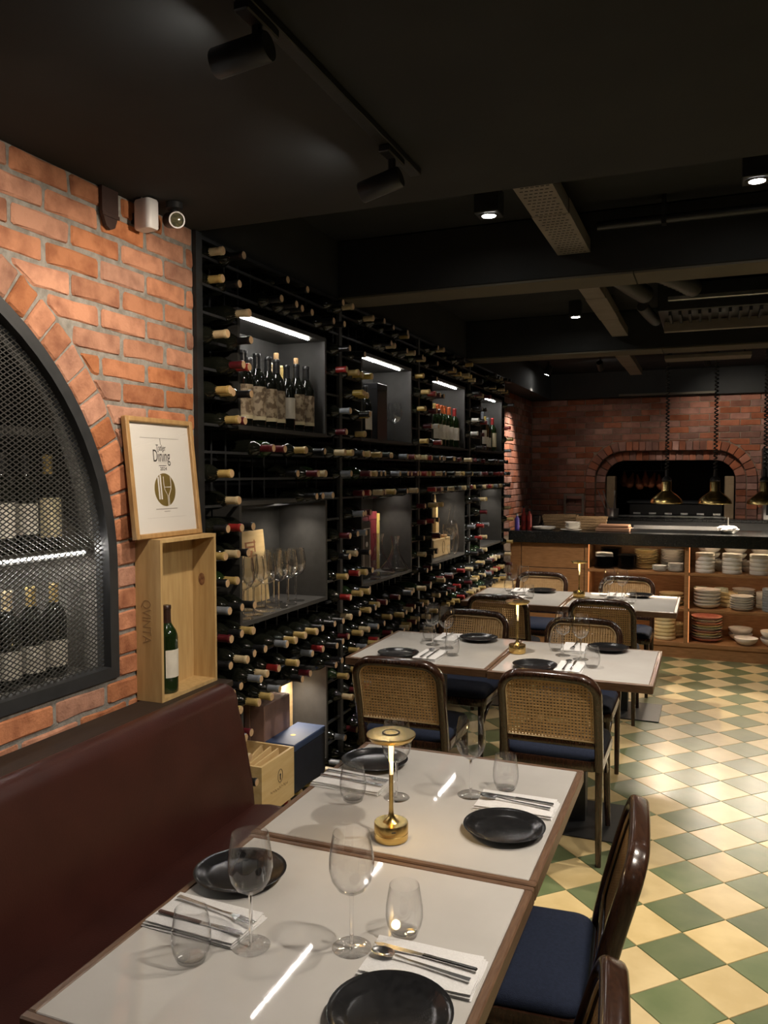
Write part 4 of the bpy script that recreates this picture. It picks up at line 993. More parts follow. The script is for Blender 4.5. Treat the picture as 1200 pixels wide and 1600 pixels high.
def knife(x, y, z, rz, label, dark=False):
    t = thing('table_knife', label, 'knife', (x, y, z), rz, 'table knives'); link('handle', kn_handle_b if dark else kn_handle, t); link('blade', kn_blade, t, (0, 0, .0012)); return t
fk_handle = flat_shape([(-.095,-.005),(-.06,-.0045),(.02,-.0025),(.045,-.003),(.045,.003),(.02,.0025),(-.06,.0045),(-.095,.005)], .0022, lambda x: .002+.003*max(0, x/.045)).mesh('handle', 'cutlery_steel')
tine_mb = MB(); tine_mb.add([(.045,-.003,.0052),(.06,-.0095,.003),(.06,.0095,.003),(.045,.003,.0052),(.045,-.003,.0070),(.06,-.0095,.005),(.06,.0095,.005),(.045,.003,.0070)], [(0,3,2,1),(4,5,6,7),(0,1,5,4),(1,2,6,5),(2,3,7,6),(3,0,4,7)])
for k in range(4): yy = -.0081+k*.0054; tine_mb.box((.0598, yy-.0014, .003), (.098, yy+.0014, .005))
tine_me = tine_mb.mesh('tines', 'cutlery_steel')
sp_b = MB(); sp_b.lathe([(0,-.0035),(.008,-.0025),(.013,.0005),(.0145,.003),(.0138,.003),(.012,.001),(.0075,-.0015),(0,-.0025)], 20, M=Matrix.Translation((.068, 0, .0042)) @ Matrix.Diagonal((1.6, 1, 1, 1))); sp_me = sp_b.mesh('bowl', 'cutlery_steel', 60)
def fork(x, y, z, rz, label):
    t = thing('table_fork', label, 'fork', (x, y, z), rz, 'table forks'); link('handle', fk_handle, t); link('tines', tine_me, t); return t
def spoon(x, y, z, rz, label):
    t = thing('table_spoon', label, 'spoon', (x, y, z), rz, 'table spoons'); link('handle', fk_handle, t); link('bowl', sp_me, t); return t
NZ = TZ+.0152
# nearest table: setting a (banquette side), b (aisle side)
plate(-.915, 1.447, 'black plate on nearest table, beside the banquette'); plate(-.452, 1.145, 'black plate at aisle edge of nearest table, cut by frame bottom', 1.02)
napkin(-.885, 1.272, -.02, 'folded white napkin under fork and dark-handled knife on nearest table', 0); napkin(-.448, 1.287, .04, 'folded white napkin beside cut-off plate on nearest table', 1)
knife(-.878, 1.243, NZ, -.05, 'dark-handled knife on the banquette-side napkin of nearest table', True); fork(-.875, 1.290, NZ, -.16, 'steel fork on the banquette-side napkin of nearest table')
knife(-.447, 1.301, NZ, PI-.06, 'steel knife on the aisle-side napkin of nearest table'); spoon(-.450, 1.272, NZ, PI-.10, 'steel spoon on the aisle-side napkin of nearest table')
wine_glass(-.761, 1.237, TZ+.0003, 'wine glass in front of the banquette plate on nearest table', 'wine glasses on the tables'); wine_glass(-.588, 1.300, TZ+.0003, 'tall wine glass in middle of nearest table', 'wine glasses on the tables', 1.02)
tumbler(-.836, 1.160, TZ+.0003, 'stemless tumbler on nearest table beside banquette napkin', 'tumblers on the tables'); tumbler(-.515, 1.377, TZ+.0003, 'stemless tumbler right of the middle wine glass on nearest table', 'tumblers on the tables')
# lamp table: setting c, d
plate(-.905, 2.17, 'black plate at far left of lamp table'); plate(-.443, 1.870, 'black plate at aisle side of lamp table')
napkin(-.905, 2.010, -.02, 'folded white napkin on lamp table near the wine rack', 2); napkin(-.449, 2.026, .02, 'folded white napkin behind the aisle-side plate of lamp table', 0)
knife(-.905, 1.995, NZ, -.06, 'steel knife on the rack-side napkin of lamp table'); fork(-.902, 2.028, NZ, -.10, 'steel fork on the rack-side napkin of lamp table')
knife(-.449, 2.040, NZ, PI-.05, 'steel knife on the aisle-side napkin of lamp table'); spoon(-.452, 2.012, NZ, PI-.09, 'steel spoon on the aisle-side napkin of lamp table')
wine_glass(-.757, 1.965, TZ+.0003, 'wine glass behind the brass lamp on lamp table', 'wine glasses on the tables', .98); wine_glass(-.579, 2.055, TZ+.0003, 'wine glass in middle of lamp table', 'wine glasses on the tables')
tumbler(-.857, 1.905, TZ+.0003, 'stemless tumbler left of the brass lamp', 'tumblers on the tables'); tumbler(-.501, 2.128, TZ+.0003, 'stemless tumbler behind the aisle napkin of lamp table', 'tumblers on the tables')
# middle and farthest pairs
for nm, ox, oy in (('left middle table', -1.353, 3.535), ('right middle table', -.704, 3.535), ('left farthest table', -1.372, 5.400), ('right farthest table', -.700, 5.415)):
    far = 5 < oy
    dy_ = .485 if not far else .445
    plate(ox, oy, f'black plate at near side of {nm}'); plate(ox+.26, oy+dy_, f'black plate at far side of {nm}')
    napkin(ox+.148, oy+.04, PI/2, f'white napkin at near side of {nm}', 1); napkin(ox+.105, oy+dy_-.03, PI/2+.05, f'white napkin at far side of {nm}', 2)
    spoon(ox+.133, oy+.035, NZ, PI/2, f'steel spoon on near napkin of {nm}'); knife(ox+.163, oy+.035, NZ, PI/2, f'steel knife on near napkin of {nm}'); fork(ox+.105, oy+dy_-.02, NZ, -PI/2, f'steel fork on far napkin of {nm}')
    wine_glass(ox+.075, oy+.29, TZ+.0003, f'left wine glass in middle of {nm}', 'wine glasses on the tables'); wine_glass(ox+.165, oy+.235, TZ+.0003, f'right wine glass in middle of {nm}', 'wine glasses on the tables')
    tumbler(ox+.235, oy+.10, TZ+.0003, f'stemless tumbler at near side of {nm}', 'tumblers on the tables'); tumbler(ox+.025, oy+.385, TZ+.0003, f'stemless tumbler at far side of {nm}', 'tumblers on the tables')
# brass table lamps
def lamp(x, y, label, power, core):
    t = thing('table_lamp', label, 'lamp', (x, y, TZ+.0003), .3, 'brass table lamps')
    obj('base', MB().lathe([(0,0),(.036,0),(.0395,.002),(.0402,.006),(.0402,.018),(.0396,.0188),(.0396,.0202),(.0402,.021),(.0402,.040),(.039,.042),(0,.042)], 40), 'brass', t, 35)
    obj('switch_port', MB().bbox((.0390, -.005, .030), (.0408, .005, .033), .0005), 'black_metal', t, rot=(0, 0, -1.35))
    obj('stem', MB().lathe([(.020,.0418),(.012,.048),(.0075,.056),(.0058,.066),(.0052,.075),(.0052,.155),(0,.155)], 24), 'brass', t, 35)
    obj('clear_stem', MB().lathe([(.0050,.1551),(.0050,.185),(0,.185)], 20), 'lamp_clear', t, 35)
    obj('glowing_stem', MB().lathe([(.0048,.1852),(.0056,.21),(.0062,.238),(0,.238)], 20), 'lamp_core', t, 35)
    sh = obj('shade_disc', MB().lathe([(0,.239),(.044,.239),(.051,.2395),(.0535,.244),(.0575,.248),(.0578,.2505),(.057,.252),(.022,.2535),(.0,.2535)], 48), 'brass', t, 25)
    obj('touch_ring', MB().lathe([(.018,.2536),(.0208,.2536),(.0208,.2552),(.018,.2552),(.018,.2536)], 36), 'black_metal', sh); obj('touch_button', MB().lathe([(.0178,.2536),(.0165,.2548),(0,.2550)], 30), 'brass', sh)
    l = bpy.data.lights.new('lamp_light', 'POINT'); l.energy = power*LK; l.shadow_soft_size = .01; l.color = (1, .68, .30); lo = bpy.data.objects.new('lamp_light', l); COL.objects.link(lo); lo.parent = t; lo.location = (.012, -.012, .20)
    return t
lamp(-.682, 1.735, 'brass table lamp with disc shade on the lamp table', .35, 1); lamp(-.842, 3.800, 'brass table lamp with disc shade between the middle tables', .15, 1); lamp(-.828, 5.690, 'brass table lamp with disc shade between the farthest tables', .15, 1)

# ------------------------------------------------------------------ kitchen pass: counter, shelves, tableware
CY = 7.36; CZ0, CZ1 = .968, 1.075
ct = obj('countertop', MB().bbox((-1.72, CY, CZ0), (2.6, 8.12, CZ1), .004), 'counter_stone'); tag(ct, 'thick black stone countertop of the kitchen pass', 'countertop')
cb = thing('shelving_counter', 'walnut counter base with closed panels and open lit plate shelves', 'cabinet', (0, 7.40, 0))
FY, BY = 7.40-7.40, .46
SH = [.135, .43, .742]
obj('plinth', MB().box((-1.71, FY+.005, 0), (2.55, FY+.40, .10)), 'walnut', cb)
obj('bottom_board', MB().bbox((-1.03, FY-.005, .10), (2.55, BY, .135), .002), 'walnut', cb)
obj('back_board', MB().box((-1.03, BY, .10), (2.55, BY+.02, .966)), 'walnut', cb)
obj('front_panel', MB().bbox((-1.605, FY, .10), (-1.035, FY+.02, .735), .002), 'walnut', cb); obj('front_panel', MB().bbox((-1.605, FY, .741), (-1.035, FY+.02, .966), .002), 'walnut', cb); obj('front_panel', MB().bbox((-1.71, FY, .10), (-1.611, FY+.02, .966), .002), 'walnut', cb)
obj('side_panel', MB().box((-1.71, FY+.021, .10), (-1.69, BY, .966)), 'walnut', cb)
DV = [(-1.03, -1.0), (-.185, -.150), (.66, .695), (1.5, 1.535)]
for a, b in DV: obj('divider', MB().bbox((a, FY-.004, .135), (b, BY, .966), .002), 'walnut', cb)
for (a0, a), (b, b1) in zip(DV, DV[1:]):
    for z in SH[1:]: obj('shelf', MB().bbox((a, FY+.004, z-.022), (b, BY, z), .002), 'walnut', cb)
    for zt in (.408, .720, .9665): obj('led_strip', MB().box((a+.02, FY+.09, zt-.005), (b-.02, FY+.10, zt-.0005)), 'shelf_fill', cb)  # unseen glowing strips added under counter and shelves to brighten the tableware
    for z0, z1 in ((.137, .405), (.434, .715), (.746, .964)): obj('led_strip', MB().box((a+.001, FY+.012, z0), (a+.007, FY+.02, z1)), 'led_warm', cb)
Y0 = 7.40
def round_prof(r, h, t=.004, curve=.5):
    return [(0, .0), (r*.55, 0), (r*.62, .001), (r*(.62+.38*curve), h*.45), (r, h), (r-.002, h+.001), (r-t, h), (r*(.60+.36*curve), h*.5+t*.4), (r*.55, t), (0, t)]
ware = {}
def ware_me(kind, r, h, mt):
    k = (kind, r, h, mt)
    if k not in ware:
        if kind == 'cyl': pr = [(0,0),(r-.004,0),(r,.004),(r,h-.003),(r-.002,h),(r-.005,h-.003),(r-.006,.008),(0,.006)]
        elif kind == 'bowl': pr = [(0,0),(r*.45,0),(r*.5,.003),(r*.82,h*.38),(r*.98,h*.8),(r,h),(r-.004,h),(r*.93,h*.78),(r*.76,h*.42),(r*.4,.008),(0,.007)]
        else: pr = round_prof(r, h)
        ware[k] = MB().lathe(pr, 24).mesh(kind, mt, 50)
    return ware[k]
def stack(name, cat, kind, x, y, z, r, h, n, pitch, mt, desc, group, jx=.002):
    for i in range(n):
        o = link(name, ware_me(kind, r, h, mt), None, (x+rnd.uniform(-jx, jx), y+rnd.uniform(-jx, jx), z+.0005+i*pitch))
        l_ = f'{desc}, {ORD[n-i]} from top' if n > 1 else desc
        tag(o, l_, cat, group)
z1, z2, z3 = SH[2], SH[1], SH[0]
stack('dinner_plate', 'plate', 'plate', -.875, Y0+.13, z1, .085, .016, 10, .0105, 'plate_black', 'black plate in stack under the folded cloth, top shelf', 'black plates on top shelf')
stack('dinner_plate', 'plate', 'plate', -.835, Y0+.32, z1, .10, .018, 14, .0120, 'plate_black', 'black plate in rear stack of top shelf', 'black plates on top shelf')
o = link('folded_cloth', nap_me[1], None, (-.875, Y0+.13, z1+.112), (0, 0, .2)); o.scale = (.75, 1.1, 2.4); tag(o, 'white dotted cloth folded on the black plates', 'cloth')
stack('dinner_plate', 'plate', 'plate', -.675, Y0+.15, z1, .085, .017, 10, .0125, 'plate_black', 'black plate in second stack of top shelf', 'black plates on top shelf')
stack('dinner_plate', 'plate', 'plate', -.515, Y0+.24, z1, .105, .018, 11, .0155, 'cream_ware', 'yellow plate in stack on top shelf', 'yellow plates on top shelf')
stack('dinner_plate', 'plate', 'plate', -.295, Y0+.25, z1, .102, .018, 12, .0145, 'white_ware', 'white plate in tall stack at right of top shelf', 'white plates on top shelf')
stack('saucer', 'plate', 'plate', -.395, Y0+.075, z1, .062, .012, 6, .0075, 'white_ware', 'small white saucer in left low stack of top shelf', 'saucers on top shelf')
stack('saucer', 'plate', 'plate', -.258, Y0+.075, z1, .066, .012, 9, .0078, 'white_ware', 'small white saucer in right low stack of top shelf', 'saucers on top shelf')
stack('saucer', 'plate', 'plate', -.925, Y0+.16, z2, .07, .012, 5, .0085, 'white_ware', 'small white saucer in stack behind the far chair, middle shelf', 'saucers on middle shelf')
stack('serving_bowl', 'bowl', 'bowl', -.295, Y0+.20, z2, .105, .034, 4, .025, 'cream_ware', 'shallow cream bowl in stack on left middle shelf', 'cream bowls on left middle shelf')
stack('serving_bowl', 'bowl', 'cyl', -.345, Y0+.13, z3, .092, .032, 6, .033, 'cream_ware', 'pale yellow bowl in stack on left bottom shelf', 'yellow bowls on left bottom shelf')
stack('serving_bowl', 'bowl', 'cyl', -.245, Y0+.30, z3, .06, .03, 4, .03, 'cream_ware', 'small bowl in stack behind yellow bowls, bottom shelf', 'small bowls on left bottom shelf')
for k, x in enumerate((-.02, .195, .41)):
    nm = ('left', 'middle', 'right')[k]
    stack('straight_bowl', 'bowl', 'cyl', x, Y0+.11, z1, .079, .034, 5, .0345, 'white_ware', f'straight-sided white bowl in {nm} front stack, top shelf', 'straight white bowls on right top shelf')
    stack('round_bowl', 'bowl', 'bowl', x+.03, Y0+.32, z1, .095, .055, 4, .050, 'white_ware', f'rounded white bowl in {nm} rear stack, top shelf', 'rounded white bowls on right top shelf')
    stack('round_bowl', 'bowl', 'bowl', x+.13, Y0+.29, z1, .075, .05, 2, .042, 'white_ware', f'white bowl tucked right of {nm} rear stack, top shelf', 'small white bowls on right top shelf')
for k, x in enumerate((-.055, .115)): stack('tea_bowl', 'bowl', 'cyl', x, Y0+.34, z2, .058, .05, 3, .052, 'celadon_ware', f'pale green cup in {("left","right")[k]} rear stack, middle shelf', 'green cups on right middle shelf')
stack('serving_bowl', 'bowl', 'bowl', .0, Y0+.14, z2, .112, .045, 5, .030, 'white_ware', 'wide cream-white bowl in stack at left of right middle shelf', 'wide bowls on right middle shelf')
stack('serving_bowl', 'bowl', 'cyl', .17, Y0+.28, z2, .08, .032, 4, .033, 'pink_ware' if False else 'cream_ware', 'cream bowl in stack between white stacks, middle shelf', 'cream bowls on right middle shelf')
stack('dinner_plate', 'plate', 'plate', .275, Y0+.11, z2, .096, .024, 6, .020, 'white_ware', 'white plate in front stack of right middle shelf', 'white plates on right middle shelf')
stack('dinner_plate', 'plate', 'plate', .30, Y0+.33, z2, .095, .024, 7, .022, 'white_ware', 'white plate in rear stack of right middle shelf', 'white plates on right middle shelf')
stack('serving_bowl', 'bowl', 'cyl', .52, Y0+.13, z2, .085, .022, 9, .0215, 'grey_ware', 'blue-grey dish in stack at right of middle shelf', 'grey dishes on right middle shelf')
stack('serving_bowl', 'bowl', 'cyl', .455, Y0+.30, z2, .06, .035, 4, .035, 'white_ware', 'small white bowl behind grey dishes, middle shelf', 'small white bowls on right middle shelf')
for i in range(9):
    o = link('colored_plate', ware_me('plate', .128, .032, ('pink_ware', 'cream_ware', 'celadon_ware')[(i*2) % 3] if i < 8 else 'pink_ware'), None, (.0+rnd.uniform(-.003, .003), Y0+.17, z3+.0005+i*.0235)); tag(o, f'rimmed pink and yellow plate in bottom shelf stack, {ORD[9-i]} from top', 'plate', 'coloured plates on right bottom shelf')
stack('noodle_bowl', 'bowl', 'bowl', .275, Y0+.30, z3, .10, .062, 2, .047, 'white_ware', 'white round bowl in rear pair of bottom shelf', 'white bowls on right bottom shelf')
stack('noodle_bowl', 'bowl', 'bowl', .315, Y0+.10, z3, .096, .062, 1, .047, 'white_ware', 'single white round bowl at front of bottom shelf', 'white bowls on right bottom shelf')
stack('noodle_bowl', 'bowl', 'bowl', .525, Y0+.13, z3, .10, .066, 2, .06, 'white_ware', 'white round bowl in right pair of bottom shelf', 'white bowls on right bottom shelf')
# on the counter
k1 = CZ1+.0005
stack('dinner_plate', 'plate', 'plate', -1.42, 7.52, k1, .11, .020, 2, .011, 'white_ware', 'white plate at left end of black counter', 'plates at left end of counter')
stack('dinner_plate', 'plate', 'plate', -1.17, 7.50, k1, .10, .014, 1, .011, 'white_ware', 'wide white plate under small plates on counter', 'plates left on counter')
stack('saucer', 'plate', 'plate', -1.165, 7.56, k1+.016, .072, .014, 5, .012, 'white_ware', 'small white plate stacked on counter', 'plates left on counter')
def basket(x, y, w_, d_, h_, label, mt='wicker'):
    t = thing('serving_basket', label, 'basket', (x, y, k1), rnd.uniform(-.1, .1)); 
    def rg(k, z): return [(sx*w_*k, sy*d_*k, z) for sx, sy in ((-1,-1),(1,-1),(1,1),(-1,1))]
    for i in range(5): obj('woven_band', MB().sweep([Vector(p) for p in rg(.84+.16*i/4, h_*(i+.5)/5)], rsec(.008, h_/5*.92, .003, 1), up=(0,0,1), closed=True), mt, t)
    obj('floor', MB().box((-w_*.84, -d_*.84, 0), (w_*.84, d_*.84, .004)), mt, t); return t
basket(-1.33, 7.86, .16, .10, .13, 'low wicker basket behind plates on counter'); basket(-1.02, 7.78, .14, .10, .12, 'wicker basket with cloth near cutting board'); basket(-1.60, 7.80, .10, .12, .12, 'dark wicker basket at left end of counter', 'ledge_wood')
bdx = thing('cutting_board', 'thick wooden cutting board lying on black counter', 'board', (-.80, 7.60, k1)); obj('board', MB().bbox((-.15, -.12, 0), (.15, .12, .035), .006), 'board_wood', bdx); obj('board', MB().bbox((-.13, -.10, .0355), (.14, .11, .06), .006), 'board_wood', bdx)
tr = thing('steel_tray', 'long steel tray on the counter below pendant lamps', 'tray', (-.27, 7.66, k1)); obj('tray_floor', MB().box((-.37, -.10, 0), (.37, .10, .004)), 'flex_duct', tr)
for lo, hi in (((-.37,-.105,0),(.37,-.10,.03)), ((-.37,.10,0),(.37,.105,.05)), ((-.375,-.10,0),(-.37,.10,.03)), ((.37,-.10,0),(.375,.10,.03))): obj('tray_rim', MB().box(lo, hi), 'flex_duct', tr)
cl = MB(); random.seed(3)
for i in range(9): a = i*.7; cl.lathe([(0,0),(.035,.004),(.045,.016),(.03,.028),(0,.034)], 10, M=Matrix.Translation((.035*math.cos(a)*1.1, .03*math.sin(a), .008*(i % 3)+.001)) @ Matrix.Rotation(a, 4, 'Z') @ Matrix.Diagonal((1.2, .7, 1, 1)))
cc = thing('crumpled_towel', 'crumpled white towel in steel bowl on counter', 'towel', (.16, 7.62, k1+.022)); obj('towel', cl, 'linen', cc, 60); st_ = obj('holder', MB().tube([(0,0,.03),(0,0,.12)], .004, 6, up=(0,1,0)), 'steel', cc)
sb = obj('steel_bowl', MB().lathe([(0,0),(.06,0),(.085,.03),(.083,.03),(.058,.004),(0,.004)], 24, M=Matrix.Translation((0,0,0))), 'steel', None, 40, loc=(.16, 7.62, k1)); tag(sb, 'low steel bowl holding a white towel on counter', 'bowl')
bt = thing('squeeze_bottle', 'purple plastic bottle at left end of counter', 'bottle', (-1.665, 7.47, k1)); obj('bottle_body', MB().lathe([(0,0),(.02,0),(.022,.01),(.022,.10),(.012,.12),(.01,.13),(0,.13)], 16), 'purple_plastic', bt, 40); obj('cap', MB().lathe([(.011,.131),(.011,.15),(0,.152)], 12), 'white_plastic', bt, 40)
for i, x in enumerate((-1.63, -1.575)):
    bt = thing('sauce_bottle', f'{("tall","short")[i]} red sauce bottle on counter by the rack', 'bottle', (x, 7.60, k1)); obj('bottle_body', MB().lathe([(0,0),(.022,0),(.023,.01),(.023,.13),(.011,.16),(.010,.20-.03*i),(0,.20-.03*i)], 16), 'red_plastic', bt, 40); obj('cap', MB().lathe([(.012,.201-.03*i),(.012,.22-.03*i),(0,.222-.03*i)], 12), 'black_metal', bt, 40)
# back counter, grill and tools in front of the hearth
gk = thing('grill_station', 'dark grill station with steel ledge inside the brick hearth', 'grill', (-.35, 10.35, .5)); obj('stone_front', MB().bbox((-.62, -.33, .0), (.52, -.25, .55), .01), 'stone_ledge', gk); obj('steel_ledge', MB().bbox((-.66, -.345, .5505), (.54, -.10, .60), .004), 'steel', gk); obj('grill_hood', MB().bbox((-.55, -.08, .60), (.50, .5, .74), .01), 'soot', gk); obj('grill_top', MB().bbox((-.58, -.10, .7405), (.52, .5, .765), .004), 'black_metal', gk)
for k in range(6): obj('grill_bar', MB().box((-.5+k*.18, -.12, .61), (-.42+k*.18, -.09, .63)), 'steel', gk)
for sx, nm in ((HX-HW+.06, 'left'), (HX+HW-.065, 'right')):
    o = obj('stone_jamb', MB().bbox((sx-.05, 10.10, .5), (sx+.05, 10.30, 1.57), .008), 'oven_jamb'); tag(o, f'pale stone jamb at {nm} inside the brick hearth', 'jamb')
hb = thing('hanging_roast_rack', 'row of reddish-brown bunches hanging inside the hearth', 'hanging food', (-.85, 10.55, 1.55))
for i in range(6):
    x = -.14+i*.085; mb = MB(); mb.lathe([(0,-.12),(.035,-.105),(.055,-.06),(.045,-.01),(.022,.03),(.012,.08),(0,.085)], 12, M=Matrix.Translation((x, .0, -.02*(i % 3))) @ Matrix.Rotation(.3*math.sin(i*2.), 4, 'Y')); obj('bunch', mb, 'roast', hb, 60)
obj('hook_bar', MB().tube([(-.25,0,.09),(.35,0,.09)], .006, 6, up=(0,0,1)), 'black_metal', hb)
for x in (-.2, .3): obj('hook_rod', MB().tube([(x,0,.09),(x,0,.54)], .004, 6, up=(0,1,0)), 'black_metal', hb)
ut = thing('utensil_tub', 'steel tub of upright tongs and ladles beside the hearth', 'utensil tub', (-1.07, 9.88, 1.10)); obj('tub', MB().lathe([(0,0),(.08,0),(.085,.09),(.081,.09),(.077,.005),(0,.005)], 16), 'steel', ut, 40)
for i, (dx, tx) in enumerate(((-.04,-.12),(-.01,-.09),(.02,.02),(.05,-.02))): obj('utensil', MB().tube([(dx,0,.02),(dx+tx*.5,0,.16),(dx+tx,0,.30)], .007, 6, up=(0,1,0)), 'steel', ut, 60)
bc = thing('back_counter', 'steel-topped kitchen back counter below the hearth', 'counter', (-.4, 9.65, 0)); obj('counter_body', MB().box((-1.6, -.02, 0), (2.4, .28, 1.06)), 'black_metal', bc); obj('counter_top', MB().bbox((-1.62, -.05, 1.0605), (2.4, .29, 1.095), .004), 'counter_stone', bc)
ov = thing('steel_oven', 'stainless steel oven right of the hearth', 'oven', (.80, 9.80, 1.096)); obj('oven_body', MB().bbox((-.25, -.12, 0), (.25, .15, .35), .006), 'steel', ov); obj('oven_window', MB().bbox((-.22, -.126, .05), (.16, -.12, .23), .004), 'black_metal', ov); obj('vent_hood', MB().box((-.26, -.1, .42), (.3, .16, .78)), 'black_metal', ov)
for k in range(3): obj('vent_slat', MB().box((-.25, -.115, .62+k*.05), (.28, -.10, .64+k*.05)), 'steel', ov)
obj('support', MB().box((-.26, .05, .35), (.3, .15, .42)), 'black_metal', ov)
fm = thing('leaning_frame', 'small pale frame leaning on brick beside the hearth', 'frame', (-1.52, 9.93, 1.096)); 
for lo, hi in (((-.12,-.01,0),(-.095,.01,.26)), ((.095,-.01,0),(.12,.01,.26)), ((-.095,-.01,.235),(.095,.01,.26)), ((-.095,-.01,0),(.095,.01,.025))): obj('frame_side', MB().box(lo, hi), 'duct_metal', fm)

# pendant heat lamps
def pendant(x, label, power):
    t = thing('pendant_lamp', label, 'pendant lamp', (x, 7.62, 1.335), 0, 'brass pendant lamps over the counter')
    prof = [(.136,.0),(.140,.002),(.139,.014),(.126,.040),(.100,.066),(.070,.088),(.050,.103),(.042,.114),(.042,.19),(.037,.195),(.0,.195)]
    prof2 = [(.0,.19),(.036,.188),(.039,.115),(.047,.100),(.067,.084),(.098,.062),(.123,.036),(.135,.008),(.136,.0)]
    obj('shade', MB().lathe(prof+prof2[:-1][0:0], 36).lathe(prof2, 36), 'brass_polished', t, 50)
    obj('socket', MB().lathe([(0,.1955),(.036,.1955),(.042,.205),(.036,.225),(.016,.24),(.012,.30),(0,.30)], 20), 'black_metal', t, 40)
    obj('bulb', MB().lathe([(0,.03),(.028,.035),(.038,.06),(.03,.09),(.016,.11),(0,.11)], 16), 'bulb_warm', t, 50)
    H = ZC-1.335; pts = []; n = int((H-.30)/.034)*8
    for i in range(n+1): a = 2*PI*i/8; z = .30+(H-.305)*i/n; pts.append((.0135*math.cos(a), .0135*math.sin(a), z))
    obj('coiled_cord', MB().tube(pts, .0058, 5, up=(0,0,1)), 'black_metal', t, 60)
    obj('ceiling_rose', MB().lathe([(0,H-.03),(.04,H-.03),(.045,H-.001),(0,H-.001)], 20), 'black_metal', t, 40)
    spot('pendant_light', (x, 7.62, 1.353), (x, 7.62, 0), power, 174, .1, .02, WARM, t)
emis('bulb_warm', (1, .75, .45), 12)
for x, l_, p_ in ((-.352, 'leftmost brass pendant lamp on coiled cord over the counter', 17), (.048, 'middle brass pendant lamp in front of the hearth', 17), (.442, 'brass pendant lamp at right frame edge by the oven', 17), (.84, 'brass pendant lamp beyond the right frame edge', 17)): pendant(x, l_, p_)

# ------------------------------------------------------------------ ceiling fittings
def downlight(x, y, ztop, label, power, target=None, kind='box', angle=75, color=NEUT, h=.105, w=.052):
    t = thing('ceiling_downlight', label, 'ceiling light', (x, y, ztop-.0005), 0, 'black ceiling downlights')
    if kind == 'box':
        obj('housing', MB().bbox((-w, -w, -h), (w, w, 0), .003), 'black_metal', t); obj('trim_ring', MB().lathe([(.030,-h-.001),(.043,-h-.001),(.043,-h-.004),(.030,-h-.004),(.030,-h-.001)], 24), 'black_metal', t)
        obj('bulb', MB().lathe([(0,-h-.003),(.029,-h-.003),(.029,-h-.0005),(0,-h-.0005)], 24), 'bulb', t); src = (x, y, ztop-h-.012); obj_r = None
    else:
        d = (Vector(target)-Vector((x, y, ztop-.09))).normalized(); R = Matrix.Translation((0, 0, -.09)) @ d.to_track_quat('Z', 'Y').to_matrix().to_4x4()
        obj('bracket', MB().tube([(0,0,0),(0,0,-.07)], .009, 8, up=(0,1,0)), 'black_metal', t); obj('housing', MB().lathe([(0,-.05),(.032,-.05),(.034,-.045),(.034,.05),(.030,.052),(0,.049)], 20, M=R), 'black_metal', t, 40)
        obj('bulb', MB().lathe([(0,.0515),(.026,.0515),(.026,.0495),(0,.0495)], 20, M=R), 'bulb', t); src = Vector((x, y, ztop-.09))+d*.07
    spot('downlight_beam', src, target or (x, y, 0), power, angle, .8, .03, color, t)
    return t
downlight(-.885, 3.39, ZC, 'black square ceiling downlight left of the perforated tray', 55, (-.885, 3.45, 0))
downlight(.148, 3.37, ZC, 'black square ceiling downlight at right frame edge', 70, (.15, 3.4, 0))
downlight(-.885, 5.78, ZC, 'small black ceiling downlight over the farthest tables', 95, (-.82, 6.35, .4), angle=88, w=.04)
downlight(-1.62, 8.75, ZC, 'tilted black spotlight aimed at the brick corner', 90, (-2.05, 8.72, 1.6), 'tilt', 60); downlight(-1.06, 8.60, ZC, 'tilted black spotlight before the kitchen wall', 7, (-.9, 10., 1.6), 'tilt', 60)
downlight(-.04, 8.62, ZC, 'black ceiling downlight behind the pendant lamps', 24, (.3, 9.9, 1.9), 'tilt', 80)
# the same fittings go on over the aisle and the tables outside the frame
downlight(.28, 1.30, ZS, 'black ceiling downlight over the aisle beside the nearest table', 42, (-.60, 1.30, .7), angle=95)
downlight(.28, 2.05, ZS, 'black ceiling downlight over the aisle beside the lamp table', 40, (-.60, 2.0, .7), angle=95)
downlight(1.05, 4.6, ZC, 'black ceiling downlight over the far aisle', 70, (.9, 4.7, 0), angle=95)
downlight(.15, 5.80, ZC, 'black ceiling downlight over the right farthest table', 90, (-.25, 7.0, .5), angle=85)
downlight(1.15, 2.2, ZS, 'black ceiling downlight over the near aisle', 50, (.9, 2.4, 0), angle=95)
downlight(.55, 5.6, ZC, 'black ceiling downlight before the plate shelves', 150, (-.1, 7.4, .45), angle=80)
downlight(.9, -.8, ZS, 'black ceiling downlight behind the viewer', 30, (.3, -.6, 0), angle=100)
